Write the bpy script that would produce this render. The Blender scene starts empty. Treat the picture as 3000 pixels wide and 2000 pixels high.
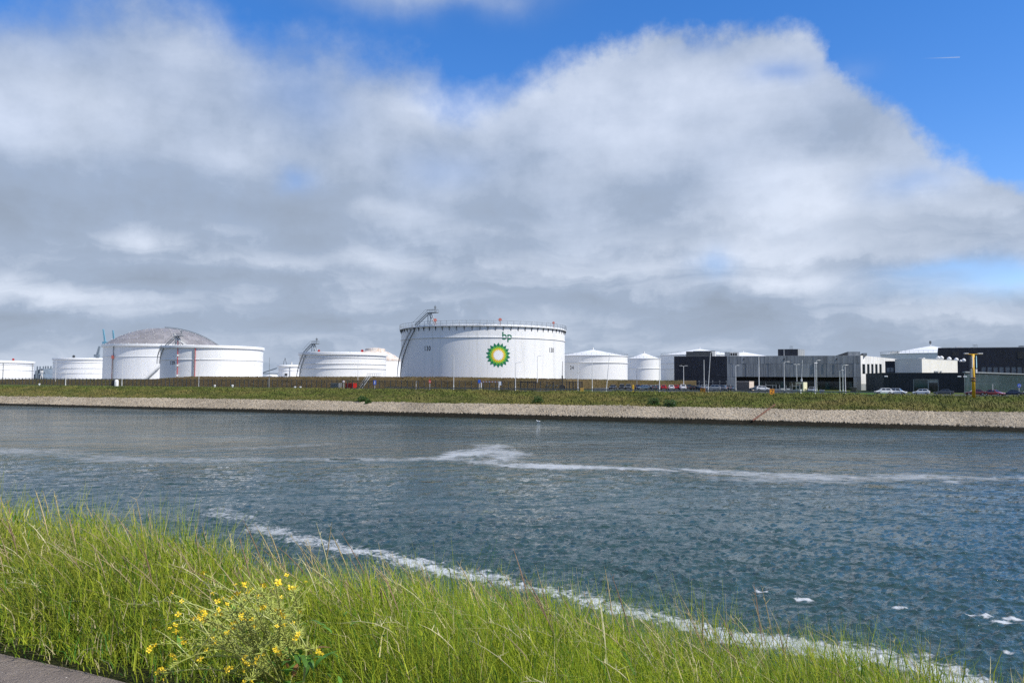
import bpy, math, random
import numpy as np
from mathutils import Vector, Matrix

random.seed(7); RNG = np.random.default_rng(7)
SC = bpy.context.scene
COL = SC.collection
rad = math.radians

# ------------------------------------------------------------------ camera
F = 2266.0                       # focal length in photo pixels (3000 wide)
CAMZ = 10.0
PITCH = math.atan(112.0 / F)
ROLL = 0.0055
cam_data = bpy.data.cameras.new('camera')
cam_data.sensor_width = 36.0
cam_data.lens = F / 3000.0 * 36.0
cam_data.clip_start = 0.1
cam_data.clip_end = 20000.0
cam = bpy.data.objects.new('camera', cam_data)
COL.objects.link(cam)
CAMROT = Matrix.Rotation(math.pi / 2 + PITCH, 3, 'X') @ Matrix.Rotation(ROLL, 3, 'Z')
cam.matrix_world = Matrix.Translation((0, 0, CAMZ)) @ CAMROT.to_4x4()
SC.camera = cam

# ------------------------------------------------------------------ sun
SUN_AZ = rad(117.0)              # clockwise from +Y
SUN_EL = rad(47.0)
SUNV = Vector((math.sin(SUN_AZ) * math.cos(SUN_EL), math.cos(SUN_AZ) * math.cos(SUN_EL), math.sin(SUN_EL)))
sd = bpy.data.lights.new('sun', 'SUN')
sd.energy = 5.0; sd.angle = rad(0.53); sd.color = (1.0, 0.955, 0.87)
so = bpy.data.objects.new('sun', sd)
so.rotation_euler = (-SUNV).to_track_quat('-Z', 'Y').to_euler()
so.location = SUNV * 200
COL.objects.link(so)

# ------------------------------------------------------------------ view
SC.view_settings.view_transform = 'Standard'
SC.view_settings.look = 'None'
SC.view_settings.gamma = 1.0
SC.view_settings.use_curve_mapping = False
SC.view_settings.exposure = 0.0
SC.cycles.use_denoising = False
SC.cycles.sample_clamp_direct = 4.0
SC.cycles.sample_clamp_indirect = 2.0
SC.cycles.use_adaptive_sampling = True
SC.cycles.adaptive_threshold = 0.015
SC.cycles.adaptive_min_samples = 12
SC.cycles.max_bounces = 4
SC.cycles.diffuse_bounces = 2
SC.cycles.glossy_bounces = 2
SC.cycles.transmission_bounces = 2
SC.cycles.transparent_max_bounces = 24

# ------------------------------------------------------------------ projection helpers
def ray(px, py):
    return CAMROT @ Vector(((px - 1500.0) / F, (1000.0 - py) / F, -1.0))
NV = Vector((0.4067, 0.9135, 0)); UV = Vector((-0.9135, 0.4067, 0))   # across / along the canal
CAMP = Vector((0, 0, CAMZ))
def at_d(px, py, d):
    v = ray(px, py); return CAMP + v * (d / v.y)
def at_n(px, py, n):
    v = ray(px, py); return CAMP + v * (n / v.dot(NV))
def at_z(px, py, z):
    v = ray(px, py); return CAMP + v * ((z - CAMZ) / v.z)
def hor(px): return 1112.0 + ROLL * (px - 1500.0)
def pt(px, n, z):
    py = hor(px)
    for _ in range(4):
        p = at_n(px, py, n); py += (p.z - z) * F / p.y
    return at_n(px, py, n)
def nu(n, u, z=0.0):
    p = NV * n + UV * u; return Vector((p.x, p.y, z))
def az_el(px, py):
    v = ray(px, py).normalized()
    return math.degrees(math.atan2(v.x, v.y)), math.degrees(math.asin(v.z))

# ------------------------------------------------------------------ shader expression helper
class X:
    """tiny wrapper that turns python arithmetic into math nodes"""
    nt = None
    def __init__(s, sock): s.s = sock
    @staticmethod
    def op(kind, *a, clamp=False):
        n = X.nt.nodes.new('ShaderNodeMath'); n.operation = kind; n.use_clamp = clamp
        for i, q in enumerate(a):
            if isinstance(q, X): X.nt.links.new(q.s, n.inputs[i])
            else: n.inputs[i].default_value = float(q)
        return X(n.outputs[0])
    def __add__(s, o): return X.op('ADD', s, o)
    __radd__ = __add__
    def __sub__(s, o): return X.op('SUBTRACT', s, o)
    def __rsub__(s, o): return X.op('SUBTRACT', o, s)
    def __mul__(s, o): return X.op('MULTIPLY', s, o)
    __rmul__ = __mul__
    def __truediv__(s, o): return X.op('DIVIDE', s, o)
    def __neg__(s): return X.op('MULTIPLY', s, -1.0)
def smooth(x, a, b, lo=0.0, hi=1.0):
    n = X.nt.nodes.new('ShaderNodeMapRange'); n.interpolation_type = 'SMOOTHSTEP'
    X.nt.links.new(x.s, n.inputs[0])
    n.inputs[1].default_value = a; n.inputs[2].default_value = b
    n.inputs[3].default_value = lo; n.inputs[4].default_value = hi
    return X(n.outputs[0])
def vec(x, y, z):
    n = X.nt.nodes.new('ShaderNodeCombineXYZ')
    for i, q in enumerate((x, y, z)):
        if isinstance(q, X): X.nt.links.new(q.s, n.inputs[i])
        else: n.inputs[i].default_value = q
    return n.outputs[0]
def noise(vsock, scale, detail=4.0, rough=0.5, dist=0.0, color=False):
    n = X.nt.nodes.new('ShaderNodeTexNoise')
    if vsock is not None: X.nt.links.new(vsock, n.inputs['Vector'])
    n.inputs['Scale'].default_value = scale; n.inputs['Detail'].default_value = detail
    n.inputs['Roughness'].default_value = rough; n.inputs['Distortion'].default_value = dist
    return n.outputs['Color'] if color else X(n.outputs[0])
def sepxyz(sock):
    n = X.nt.nodes.new('ShaderNodeSeparateXYZ'); X.nt.links.new(sock, n.inputs[0])
    return [X(o) for o in n.outputs]
def vmath(op, a, b=None):
    n = X.nt.nodes.new('ShaderNodeVectorMath'); n.operation = op
    X.nt.links.new(a, n.inputs[0])
    if b is not None:
        if isinstance(b, (tuple, list)): n.inputs[1].default_value = b
        else: X.nt.links.new(b, n.inputs[1])
    return n.outputs[0]
def mixcol(fac, a, b):
    n = X.nt.nodes.new('ShaderNodeMix'); n.data_type = 'RGBA'
    if isinstance(fac, X): X.nt.links.new(fac.s, n.inputs[0])
    else: n.inputs[0].default_value = fac
    for i, q in ((6, a), (7, b)):
        if isinstance(q, (tuple, list)): n.inputs[i].default_value = (*q[:3], 1.0)
        else: X.nt.links.new(q, n.inputs[i])
    return n.outputs[2]

# ------------------------------------------------------------------ sky with a broken cloud deck
world = bpy.data.worlds.new('World'); SC.world = world; world.use_nodes = True
def build_sky():
    nt = world.node_tree; nt.nodes.clear(); X.nt = nt
    out = nt.nodes.new('ShaderNodeOutputWorld')
    sky = nt.nodes.new('ShaderNodeTexSky'); sky.sky_type = 'NISHITA'; sky.sun_disc = False
    sky.sun_elevation = SUN_EL; sky.sun_rotation = SUN_AZ
    sky.altitude = 0; sky.air_density = 1.0; sky.dust_density = 0.2; sky.ozone_density = 2.0
    bg1 = nt.nodes.new('ShaderNodeBackground'); bg1.inputs[1].default_value = 0.15
    hs = nt.nodes.new('ShaderNodeHueSaturation'); hs.inputs['Saturation'].default_value = 1.36
    hs.inputs['Value'].default_value = 1.25
    nt.links.new(sky.outputs[0], hs.inputs['Color']); nt.links.new(vmath('MULTIPLY', hs.outputs[0], (0.86, 0.82, 1.0)), bg1.inputs[0])
    tc = nt.nodes.new('ShaderNodeTexCoord')
    D0 = tc.outputs['Generated']
    # the cloud edges are warped by noise
    w = noise(D0, 5.0, 7, 0.56, color=True)
    w = vmath('SUBTRACT', w, (0.5, 0.5, 0.5)); w = vmath('MULTIPLY', w, (0.13, 0.13, 0.085))
    Dw = vmath('ADD', D0, w)
    x, y, z = sepxyz(Dw)
    az = X.op('ARCTAN2', x, y) * 57.29578
    el = X.op('ARCSINE', X.op('MAXIMUM', X.op('MINIMUM', z, 1.0), -1.0)) * 57.29578
    x0, y0, z0 = sepxyz(D0)
    el0 = X.op('ARCSINE', z0) * 57.29578
    az0 = X.op('ARCTAN2', x0, y0) * 57.29578
    AE = vec(az, el, 0.0)
    # height of the cloud bank's upper edge by azimuth
    top = [(-700, -120), (0, -40), (300, -12), (520, 15), (640, 70), (760, 115), (900, 95), (1000, 130), (1130, 150), (1250, 200),
           (1370, 270), (1480, 245), (1600, 205), (1750, 160), (1900, 132), (2050, 100), (2200, 100), (2310, 118), (2400, 165),
           (2490, 245), (2570, 300), (2640, 340), (2720, 420), (2850, 480), (3000, 540), (3300, 600)]
    fc = nt.nodes.new('ShaderNodeFloatCurve')
    cm = fc.mapping; c = cm.curves[0]
    pts = []
    for px, py in top:
        a, e = az_el(px, py); pts.append(((a + 50) / 100.0, e / 40.0))
    while len(c.points) < len(pts): c.points.new(0.5, 0.5)
    for p, q in zip(c.points, pts): p.location = q; p.handle_type = 'AUTO'
    cm.update()
    azn = (az + 50.0) * 0.01
    nt.links.new(X.op('MULTIPLY', azn, 1.0, clamp=True).s, fc.inputs['Value'])
    eltop = X(fc.outputs[0]) * 40.0
    far = smooth(X.op('ABSOLUTE', az0), 48, 95)
    eltop = eltop * (1.0 - far) + far * 20.0
    soft = smooth(az, -6, 8, 3.2, 1.15)
    lump = noise(D0, 9, 8, 0.62) - 0.5
    dens = smooth((eltop + lump * 6.0 - el) / soft, -0.6, 1.0)
    # soft blobs in (azimuth, elevation), sizes given in photo pixels
    def total(lst):
        acc = None
        for px, py, sx, sy, amp in lst:
            a, e = az_el(px, py); ka = 1 / (0.0253 * sx); ke = 1 / (0.0253 * sy)
            n = nt.nodes.new('ShaderNodeVectorMath'); n.operation = 'MULTIPLY_ADD'; nt.links.new(AE, n.inputs[0])
            n.inputs[1].default_value = (ka, ke, 0); n.inputs[2].default_value = (-a * ka, -e * ke, 0)
            d = nt.nodes.new('ShaderNodeVectorMath'); d.operation = 'DOT_PRODUCT'
            nt.links.new(n.outputs[0], d.inputs[0]); nt.links.new(n.outputs[0], d.inputs[1])
            g = X.op('POWER', 0.36788, X(d.outputs['Value']))
            acc = g * amp if acc is None else X.op('MULTIPLY_ADD', g, amp, acc)
        return acc
    holes = total([(2985, 800, 210, 44, 0.92), (2760, 770, 110, 20, 0.40), (2080, 770, 55, 38, 0.36), (885, 530, 55, 32, 0.34),
                   (1300, 500, 110, 50, 0.16), (2285, 240, 70, 30, 0.45), (2090, 160, 60, 22, 0.30), (2680, 520, 110, 40, 0.30),
                   (860, 270, 130, 100, 0.28), (60, 50, 260, 70, 0.22), (2450, 170, 45, 60, 0.35), (1130, 170, 220, 40, 0.25)])
    dens = X.op('SUBTRACT', dens, holes, clamp=True)
    # wisps above the bank, unseen cloud higher up thickened to grey the water's reflection
    tops = total([(1230, -5, 290, 42, 1.1), (1560, 20, 120, 45, 0.3), (2480, 235, 70, 30, 0.22)])
    mid = noise(vmath('MULTIPLY', D0, (1.0, 1.0, 2.6)), 5.0, 5, 0.52, 0.3) - 0.5
    scat = smooth(mid, -0.20, 0.04) * smooth(el0, 27, 40) * smooth(x0, 0.55, -0.15, 0.45, 1.0)
    dens = X.op('MAXIMUM', X.op('ADD', dens, tops * (lump + 0.62), clamp=True), scat * 0.9)
    dens = dens * smooth(el0 + lump * 22.0, 8.0, 22.0, 0.985, 0.90)
    # light and dark of the deck, flattened towards the horizon like a layer seen from below
    zc = X.op('MAXIMUM', z0, 0.0) + 0.16
    plane = vec(x0 / zc, y0 / zc, 0.0)
    band = noise(plane, 1.35, 5, 0.5, 0.5) - 0.5
    low = smooth(el0, 15.0, 5.0)
    wav = noise(vec(az0 * 0.075 + lump * 0.9, el0 * 0.34 + mid * 1.6 + lump * 0.9, 0.0), 1.0, 6, 0.54, 0.3) - 0.5
    shade = 0.555 + band * (1.0 - low) * 0.60 + wav * (low * 1.30 + 0.2) + mid * 0.60 + lump * 0.75
    shade = shade + total([(2250, 600, 330, 130, 0.28), (2150, 310, 260, 120, 0.42), (1700, 280, 300, 110, 0.22), (1290, 330, 190, 80, 0.34),
                           (90, 330, 230, 110, 0.30), (720, 450, 220, 55, 0.18), (1100, 625, 150, 34, 0.30),
                           (400, 690, 110, 30, 0.24), (2330, 815, 240, 22, 0.26), (1930, 775, 110, 24, 0.28), (2850, 640, 220, 60, 0.16),
                           (300, 850, 420, 24, 0.18), (1000, 780, 300, 26, 0.14),
                           (150, 590, 500, 70, -0.36), (800, 615, 330, 50, -0.18), (1500, 620, 260, 90, -0.10), (2000, 570, 190, 70, -0.20),
                           (1480, 380, 130, 120, -0.14), (900, 420, 120, 90, -0.12), (700, 800, 700, 26, -0.16), (1850, 880, 700, 22, -0.12),
                           (300, 930, 700, 30, -0.16), (1250, 730, 400, 30, -0.14)])
    shade = shade - smooth(el0, 9.0, 0.0) * 0.05
    shade = X.op('MULTIPLY', shade, 1.0, clamp=True)
    cr = nt.nodes.new('ShaderNodeValToRGB'); e = cr.color_ramp.elements
    e[0].position = 0.0; e[0].color = (0.305, 0.365, 0.46, 1)
    e[1].position = 1.0; e[1].color = (0.74, 0.81, 0.94, 1)
    m = cr.color_ramp.elements.new(0.45); m.color = (0.375, 0.455, 0.59, 1)
    nt.links.new(shade.s, cr.inputs[0])
    # aircraft trail
    a1, e1 = az_el(2690, 172); a2, e2 = az_el(2812, 168)
    s = (az0 - a1) * (1.0 / (a2 - a1))
    line = X.op('ABSOLUTE', el0 - (s * (e2 - e1) + e1))
    trail = smooth(line, 0.055, 0.0) * smooth(s, 0.0, 1.0) * X.op('LESS_THAN', s, 1.0) * 0.55
    dens = X.op('MAXIMUM', dens, trail)
    bg2 = nt.nodes.new('ShaderNodeBackground'); bg2.inputs[1].default_value = 1.0
    nt.links.new(cr.outputs[0], bg2.inputs[0])
    ms = nt.nodes.new('ShaderNodeMixShader')
    nt.links.new(dens.s, ms.inputs[0]); nt.links.new(bg1.outputs[0], ms.inputs[1]); nt.links.new(bg2.outputs[0], ms.inputs[2])
    nt.links.new(ms.outputs[0], out.inputs[0])
build_sky()
world.cycles.sampling_method = 'NONE'

# ------------------------------------------------------------------ materials
def pmat(name, c1, c2=None, scale=1.0, rough=0.7, metal=0.0, stretch=(1, 1, 1), bump=0.0, bscale=None, detail=5.0, lo=0.35, hi=0.65, spec=0.5, rnd=0.0, bdist=0.02):
    m = bpy.data.materials.new(name); m.use_nodes = True
    nt = m.node_tree; X.nt = nt; b = nt.nodes['Principled BSDF']
    b.inputs['Roughness'].default_value = rough; b.inputs['Metallic'].default_value = metal
    b.inputs['Specular IOR Level'].default_value = spec
    g = nt.nodes.new('ShaderNodeNewGeometry')
    v = vmath('MULTIPLY', g.outputs['Position'], stretch)
    if c2 is None:
        c2 = tuple(min(1, q * 0.86) for q in c1)
    f = smooth(noise(v, scale, detail, 0.6), lo, hi)
    c = mixcol(f, c1, c2)
    if rnd:
        oi = nt.nodes.new('ShaderNodeObjectInfo')
        k = X(oi.outputs['Random']) * (2 * rnd) + (1.0 - rnd)
        vm = nt.nodes.new('ShaderNodeVectorMath'); vm.operation = 'SCALE'
        nt.links.new(c, vm.inputs[0]); nt.links.new(k.s, vm.inputs['Scale']); c = vm.outputs[0]
    nt.links.new(c, b.inputs['Base Color'])
    if bump:
        bn = nt.nodes.new('ShaderNodeBump'); bn.inputs['Strength'].default_value = bump; bn.inputs['Distance'].default_value = bdist
        nt.links.new(noise(v, bscale or scale * 4, 6, 0.6).s, bn.inputs['Height']); nt.links.new(bn.outputs[0], b.inputs['Normal'])
    return m
M = {}
M['tank'] = pmat('tank_white_paint', (0.80, 0.80, 0.79), (0.735, 0.74, 0.735), 0.35, 0.45, stretch=(1, 1, 0.12), lo=0.45, hi=0.8)
M['tank2'] = pmat('tank_streaked_paint', (0.79, 0.79, 0.785), (0.61, 0.61, 0.585), 0.7, 0.5, stretch=(1, 1, 0.045), lo=0.46, hi=0.86, detail=7)
M['steel'] = pmat('galvanised_steel', (0.33, 0.35, 0.36), (0.22, 0.24, 0.25), 2.0, 0.5, 0.3)
M['dsteel'] = pmat('dark_steel', (0.10, 0.11, 0.12), (0.06, 0.065, 0.07), 2.0, 0.6, 0.2)
M['wsteel'] = pmat('white_steel', (0.74, 0.74, 0.72), (0.58, 0.58, 0.56), 1.5, 0.5)
M['rail'] = pmat('rail_grey', (0.40, 0.42, 0.43), (0.28, 0.30, 0.31), 2.0, 0.5, 0.3)
M['dome'] = pmat('dome_aluminium', (0.27, 0.255, 0.26), (0.23, 0.22, 0.225), 0.4, 0.6, 0.15, rnd=0.13)
M['rustdome'] = pmat('rust_stained_roof', (0.62, 0.56, 0.50), (0.42, 0.29, 0.19), 0.5, 0.7, lo=0.45, hi=0.7)
M['cone'] = pmat('roof_white_paint', (0.80, 0.80, 0.80), (0.72, 0.73, 0.74), 0.4, 0.5)
M['red'] = pmat('red_paint', (0.62, 0.028, 0.022), (0.42, 0.02, 0.018), 2.0, 0.45)
M['fadedred'] = pmat('faded_red_paint', (0.50, 0.13, 0.09), (0.36, 0.10, 0.08), 2.0, 0.6)
M['black'] = pmat('black_paint', (0.014, 0.014, 0.015), (0.025, 0.025, 0.026), 2.0, 0.5)
M['navy'] = pmat('navy_cladding', (0.014, 0.017, 0.026), (0.019, 0.023, 0.034), 0.6, 0.55, rnd=0.12, spec=0.35)
M['greyp'] = pmat('grey_cladding', (0.29, 0.305, 0.31), (0.21, 0.225, 0.235), 1.1, 0.75, stretch=(1, 1, 0.15), rnd=0.18, spec=0.3)
M['whitep'] = pmat('white_cladding', (0.76, 0.75, 0.72), (0.62, 0.61, 0.57), 0.9, 0.7, stretch=(1, 1, 0.15), rnd=0.05)
M['cream'] = pmat('cream_cladding', (0.72, 0.70, 0.62), (0.66, 0.64, 0.56), 0.5, 0.65, stretch=(1, 1, 0.2))
M['greyclad'] = pmat('dark_grey_trim', (0.055, 0.06, 0.065), (0.035, 0.04, 0.044), 1.0, 0.6)
M['recess'] = pmat('dark_wall_lining', (0.03, 0.028, 0.03), (0.018, 0.018, 0.02), 1.0, 0.8)  # near-black lining of the set-back ground floor wall
M['roofing'] = pmat('flat_roofing', (0.42, 0.42, 0.41), (0.33, 0.33, 0.32), 0.5, 0.9)
def glassmat(name, c, rough=0.06):
    m = pmat(name, c, tuple(q * 0.6 for q in c), 0.6, rough, spec=0.8); return m
M['glass'] = glassmat('dark_window_glass', (0.012, 0.018, 0.022))
M['glassteal'] = glassmat('teal_glass', (0.010, 0.055, 0.055))
M['glassblue'] = glassmat('pale_reflecting_glass', (0.10, 0.14, 0.17))
M['carglass'] = glassmat('car_glass', (0.012, 0.014, 0.016))
M['tyre'] = pmat('tyre_rubber', (0.012, 0.012, 0.012), None, 4, 0.9)
M['rim'] = pmat('wheel_alloy', (0.45, 0.45, 0.46), None, 6, 0.35, 0.8)
M['lampw'] = pmat('headlight_lens', (0.75, 0.77, 0.78), None, 6, 0.1)
M['lampr'] = pmat('tail_light_lens', (0.35, 0.01, 0.01), None, 6, 0.2)
M['yellow'] = pmat('yellow_paint', (0.72, 0.43, 0.02), (0.60, 0.34, 0.02), 1.5, 0.45)
M['orange'] = pmat('orange_sign_face', (0.72, 0.29, 0.015), (0.62, 0.24, 0.015), 2, 0.5)
M['blue'] = pmat('blue_sign_face', (0.02, 0.10, 0.52), (0.02, 0.08, 0.42), 2, 0.5)
M['paleblue'] = pmat('pale_blue_panel', (0.36, 0.62, 0.74), (0.30, 0.56, 0.70), 2, 0.35)
M['signwhite'] = pmat('sign_white', (0.78, 0.78, 0.77), None, 2, 0.5)
M['beige'] = pmat('beige_render', (0.66, 0.55, 0.45), (0.60, 0.49, 0.40), 1.5, 0.85)
M['beigeshade'] = pmat('shaded_beige_render', (0.17, 0.145, 0.125), (0.14, 0.12, 0.105), 1.5, 0.85)  # the hut's beige with the shade of its unlit side in the colour
M['creamhut'] = pmat('cream_hut', (0.70, 0.67, 0.45), (0.62, 0.59, 0.40), 1.5, 0.8)
M['craneblue'] = pmat('crane_blue', (0.14, 0.33, 0.45), None, 0.3, 0.6)
M['cranegrey'] = pmat('crane_grey', (0.20, 0.25, 0.30), None, 0.3, 0.6)
M['hazegrey'] = pmat('far_works_haze', (0.15, 0.19, 0.23), (0.11, 0.14, 0.17), 0.1, 0.8)  # haze of distance is mixed into this blue-grey
M['rust'] = pmat('rusty_steel', (0.17, 0.075, 0.045), (0.10, 0.05, 0.035), 2.5, 0.85, bump=0.3)
M['guard'] = pmat('weathered_guardrail', (0.19, 0.21, 0.215), (0.13, 0.15, 0.145), 0.7, 0.55, 0.5)
M['concrete'] = pmat('concrete', (0.42, 0.41, 0.38), (0.33, 0.32, 0.30), 1.0, 0.9)
M['asphalt'] = pmat('asphalt_road', (0.05, 0.052, 0.055), (0.038, 0.04, 0.042), 0.8, 0.9, bump=0.2)
M['marking'] = pmat('road_marking', (0.7, 0.7, 0.68), None, 2.0, 0.7)
M['bird'] = pmat('white_feathers', (0.82, 0.82, 0.81), None, 8, 0.8)
M['birdgrey'] = pmat('grey_feathers', (0.38, 0.40, 0.42), None, 8, 0.8)
M['beak'] = pmat('yellow_beak', (0.7, 0.4, 0.03), None, 8, 0.6)
def carpaint(name, c, metal=0.0):
    m = pmat(name, c, tuple(q * 0.93 for q in c), 1.5, 0.28, metal)
    m.node_tree.nodes['Principled BSDF'].inputs['Coat Weight'].default_value = 0.6
    return m
CP = {'white': carpaint('car_white', (0.76, 0.77, 0.77)), 'silver': carpaint('car_silver', (0.30, 0.32, 0.34), 0.3), 'grey': carpaint('car_grey', (0.085, 0.095, 0.105), 0.3),
      'black': carpaint('car_black', (0.012, 0.013, 0.015)), 'red': carpaint('car_red', (0.55, 0.012, 0.022)), 'darkred': carpaint('car_dark_red', (0.10, 0.010, 0.016)),
      'blue': carpaint('car_dark_blue', (0.015, 0.028, 0.065)), 'slate': carpaint('car_slate_blue', (0.08, 0.12, 0.16), 0.3), 'pinkred': carpaint('car_faded_red', (0.33, 0.045, 0.05))}

# ------------------------------------------------------------------ mesh helpers
class MB:
    def __init__(s): s.v = []; s.f = []
    def add(s, vs, fs):
        k = len(s.v); s.v += [tuple(q) for q in vs]; s.f += [tuple(i + k for i in q) for q in fs]; return s
    def obox(s, o, ex, ey, ez):
        o, ex, ey, ez = Vector(o), Vector(ex), Vector(ey), Vector(ez)
        vs = [o, o + ex, o + ex + ey, o + ey, o + ez, o + ex + ez, o + ex + ey + ez, o + ey + ez]
        fs = [(0, 3, 2, 1), (4, 5, 6, 7), (0, 1, 5, 4), (1, 2, 6, 5), (2, 3, 7, 6), (3, 0, 4, 7)]
        if ex.cross(ey).dot(ez) < 0: fs = [q[::-1] for q in fs]
        return s.add(vs, fs)
    def box(s, a, b):
        return s.obox(a, (b[0] - a[0], 0, 0), (0, b[1] - a[1], 0), (0, 0, b[2] - a[2]))
    def tube(s, pts, r, n=6, cap=True):
        pts = [Vector(p) for p in pts]; k = len(pts); rr = r if isinstance(r, (list, tuple)) else [r] * k
        rings = []
        for i, p in enumerate(pts):
            t = (pts[min(i + 1, k - 1)] - pts[max(i - 1, 0)]).normalized()
            a = t.cross(Vector((0, 0, 1)));
            if a.length < 1e-3: a = Vector((1, 0, 0))
            a.normalize(); b = t.cross(a)
            rings.append([p + (a * math.cos(2 * math.pi * j / n) + b * math.sin(2 * math.pi * j / n)) * rr[i] for j in range(n)])
        vs = [q for ring in rings for q in ring]
        fs = [(i * n + j, i * n + (j + 1) % n, (i + 1) * n + (j + 1) % n, (i + 1) * n + j) for i in range(k - 1) for j in range(n)]
        if cap: fs += [tuple(range(n))[::-1], tuple((k - 1) * n + j for j in range(n))]
        return s.add(vs, fs)
    def lathe(s, prof, c=(0, 0, 0), n=64, a0=0.0, a1=2 * math.pi):
        full = abs(a1 - a0 - 2 * math.pi) < 1e-6; m = n if full else n + 1
        vs = []
        for j in range(m):
            a = a0 + (a1 - a0) * j / n
            for r, z in prof: vs.append((c[0] + r * math.sin(a), c[1] - r * math.cos(a), c[2] + z))
        k = len(prof); fs = []
        for j in range(n):
            j2 = (j + 1) % m
            for i in range(k - 1): fs.append((j * k + i, j2 * k + i, j2 * k + i + 1, j * k + i + 1))
        return s.add(vs, fs)
    def prism(s, poly, z0, z1):
        n = len(poly)
        ar = sum(poly[i][0] * poly[(i + 1) % n][1] - poly[(i + 1) % n][0] * poly[i][1] for i in range(n))
        if ar < 0: poly = poly[::-1]
        vs = [(p[0], p[1], z0) for p in poly] + [(p[0], p[1], z1) for p in poly]
        fs = [(i, (i + 1) % n, n + (i + 1) % n, n + i) for i in range(n)] + [tuple(range(n))[::-1], tuple(range(n, 2 * n))]
        return s.add(vs, fs)
    def disc(s, c, r, nrm, t, n=20):
        c = Vector(c); nrm = Vector(nrm).normalized(); return s.tube([c - nrm * t / 2, c + nrm * t / 2], r, n)
    def mesh(s, name, off=(0, 0, 0), smooth=False):
        me = bpy.data.meshes.new(name)
        ox, oy, oz = off
        me.from_pydata([(a - ox, b - oy, c - oz) for a, b, c in s.v], [], s.f)
        if smooth: me.polygons.foreach_set('use_smooth', [True] * len(me.polygons))
        me.update(); return me
    def build(s, name, mat, parent=None, smooth=False, local=False):
        if parent is not None:
            off = (0, 0, 0)
            if not local:
                q = parent; off = Vector((0, 0, 0))
                while q is not None: off = off + q.location; q = q.parent
        else:
            a = np.array(s.v); off = ((a[:, 0].min() + a[:, 0].max()) / 2, (a[:, 1].min() + a[:, 1].max()) / 2, a[:, 2].min())
        me = s.mesh(name, off, smooth); me.materials.append(mat)
        o = bpy.data.objects.new(name, me); COL.objects.link(o)
        if parent is not None: o.parent = parent
        else: o.location = off
        return o
def tag(o, label=None, cat=None, group=None, kind=None):
    if label: o['label'] = label
    if cat: o['category'] = cat
    if group: o['group'] = group
    if kind: o['kind'] = kind
    return o
def thing(name, label, cat, loc, rz=0.0, group=None):
    o = bpy.data.objects.new(name, None); COL.objects.link(o)
    o.location = loc; o.rotation_euler = (0, 0, rz); o.empty_display_size = 0.3
    return tag(o, label, cat, group)
def inst(name, me, parent, mat=None, loc=(0, 0, 0), rz=0.0):
    o = bpy.data.objects.new(name, me); COL.objects.link(o); o.parent = parent; o.location = loc; o.rotation_euler = (0, 0, rz)
    if mat is not None:
        o.material_slots[0].link = 'OBJECT'; o.material_slots[0].material = mat
    return o
def np_obj(name, verts, quads, mat, colors=None, smooth=True, loc=(0, 0, 0), parent=None):
    me = bpy.data.meshes.new(name); nv = len(verts); nq = len(quads); k = quads.shape[1]
    me.vertices.add(nv); me.vertices.foreach_set('co', np.ascontiguousarray(verts, dtype=np.float32).ravel())
    me.loops.add(nq * k); me.loops.foreach_set('vertex_index', np.ascontiguousarray(quads, dtype=np.int32).ravel())
    me.polygons.add(nq); me.polygons.foreach_set('loop_start', np.arange(0, nq * k, k, dtype=np.int32))
    me.polygons.foreach_set('use_smooth', np.full(nq, smooth, dtype=bool))
    if colors is not None:
        ca = me.color_attributes.new('tint', 'FLOAT_COLOR', 'POINT')
        cc = np.ones((nv, 4), dtype=np.float32); cc[:, :3] = colors; ca.data.foreach_set('color', cc.ravel())
    me.update(calc_edges=True); me.materials.append(mat)
    o = bpy.data.objects.new(name, me); COL.objects.link(o); o.location = loc
    if parent is not None: o.parent = parent
    return o
def vnoise(x, y, seed=0):
    """smooth value noise on numpy arrays"""
    xi = np.floor(x).astype(np.int64); yi = np.floor(y).astype(np.int64); xf = x - xi; yf = y - yi
    def h(a, b):
        n = (a * 374761393 + b * 668265263 + seed * 974634777) & 0xffffffff
        n = ((n ^ (n >> 13)) * 1274126177) & 0xffffffff
        return ((n ^ (n >> 16)) & 0xffff) / 65535.0
    u = xf * xf * (3 - 2 * xf); v = yf * yf * (3 - 2 * yf)
    return (h(xi, yi) * (1 - u) + h(xi + 1, yi) * u) * (1 - v) + (h(xi, yi + 1) * (1 - u) + h(xi + 1, yi + 1) * u) * v
def fbm(x, y, seed=0, oct=4):
    t = 0; a = 0.5
    for i in range(oct): t = t + a * vnoise(x * 2 ** i, y * 2 ** i, seed + i * 17); a *= 0.5
    return t / (1 - 0.5 ** oct)

# ------------------------------------------------------------------ far shore lines (photo columns -> canal distance)
PXC = [0, 500, 950, 1300, 1700, 2100, 2400, 3000]
PY_W = [1188, 1200, 1210, 1219, 1229, 1241, 1250, 1266]
PY_WET = [1180, 1191.5, 1200, 1207, 1216, 1225.5, 1233, 1249]
PY_ST = [1160, 1166, 1173, 1180, 1186, 1194, 1199, 1207]
PY_GR = [1131, 1134, 1139, 1142, 1147.5, 1151, 1155, 1161]
def ip(tab, px): 
    if px < 0: return tab[0] + (px) * (tab[1] - tab[0]) / 500.0
    if px > 3000: return tab[-1] + (px - 3000) * (tab[-1] - tab[-2]) / 600.0
    return float(np.interp(px, PXC, tab))
NFIT = np.polyfit([0, 500, 950, 1300, 1700, 2100, 2400, 3000], [at_z(a, b, 0.0).dot(NV) for a, b in zip(PXC, PY_W)], 1)
def nsh(px): return float(np.polyval(NFIT, min(max(px, -300), 3300)))
GZ = 6.75                         # level of the flat land behind the far bank

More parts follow.
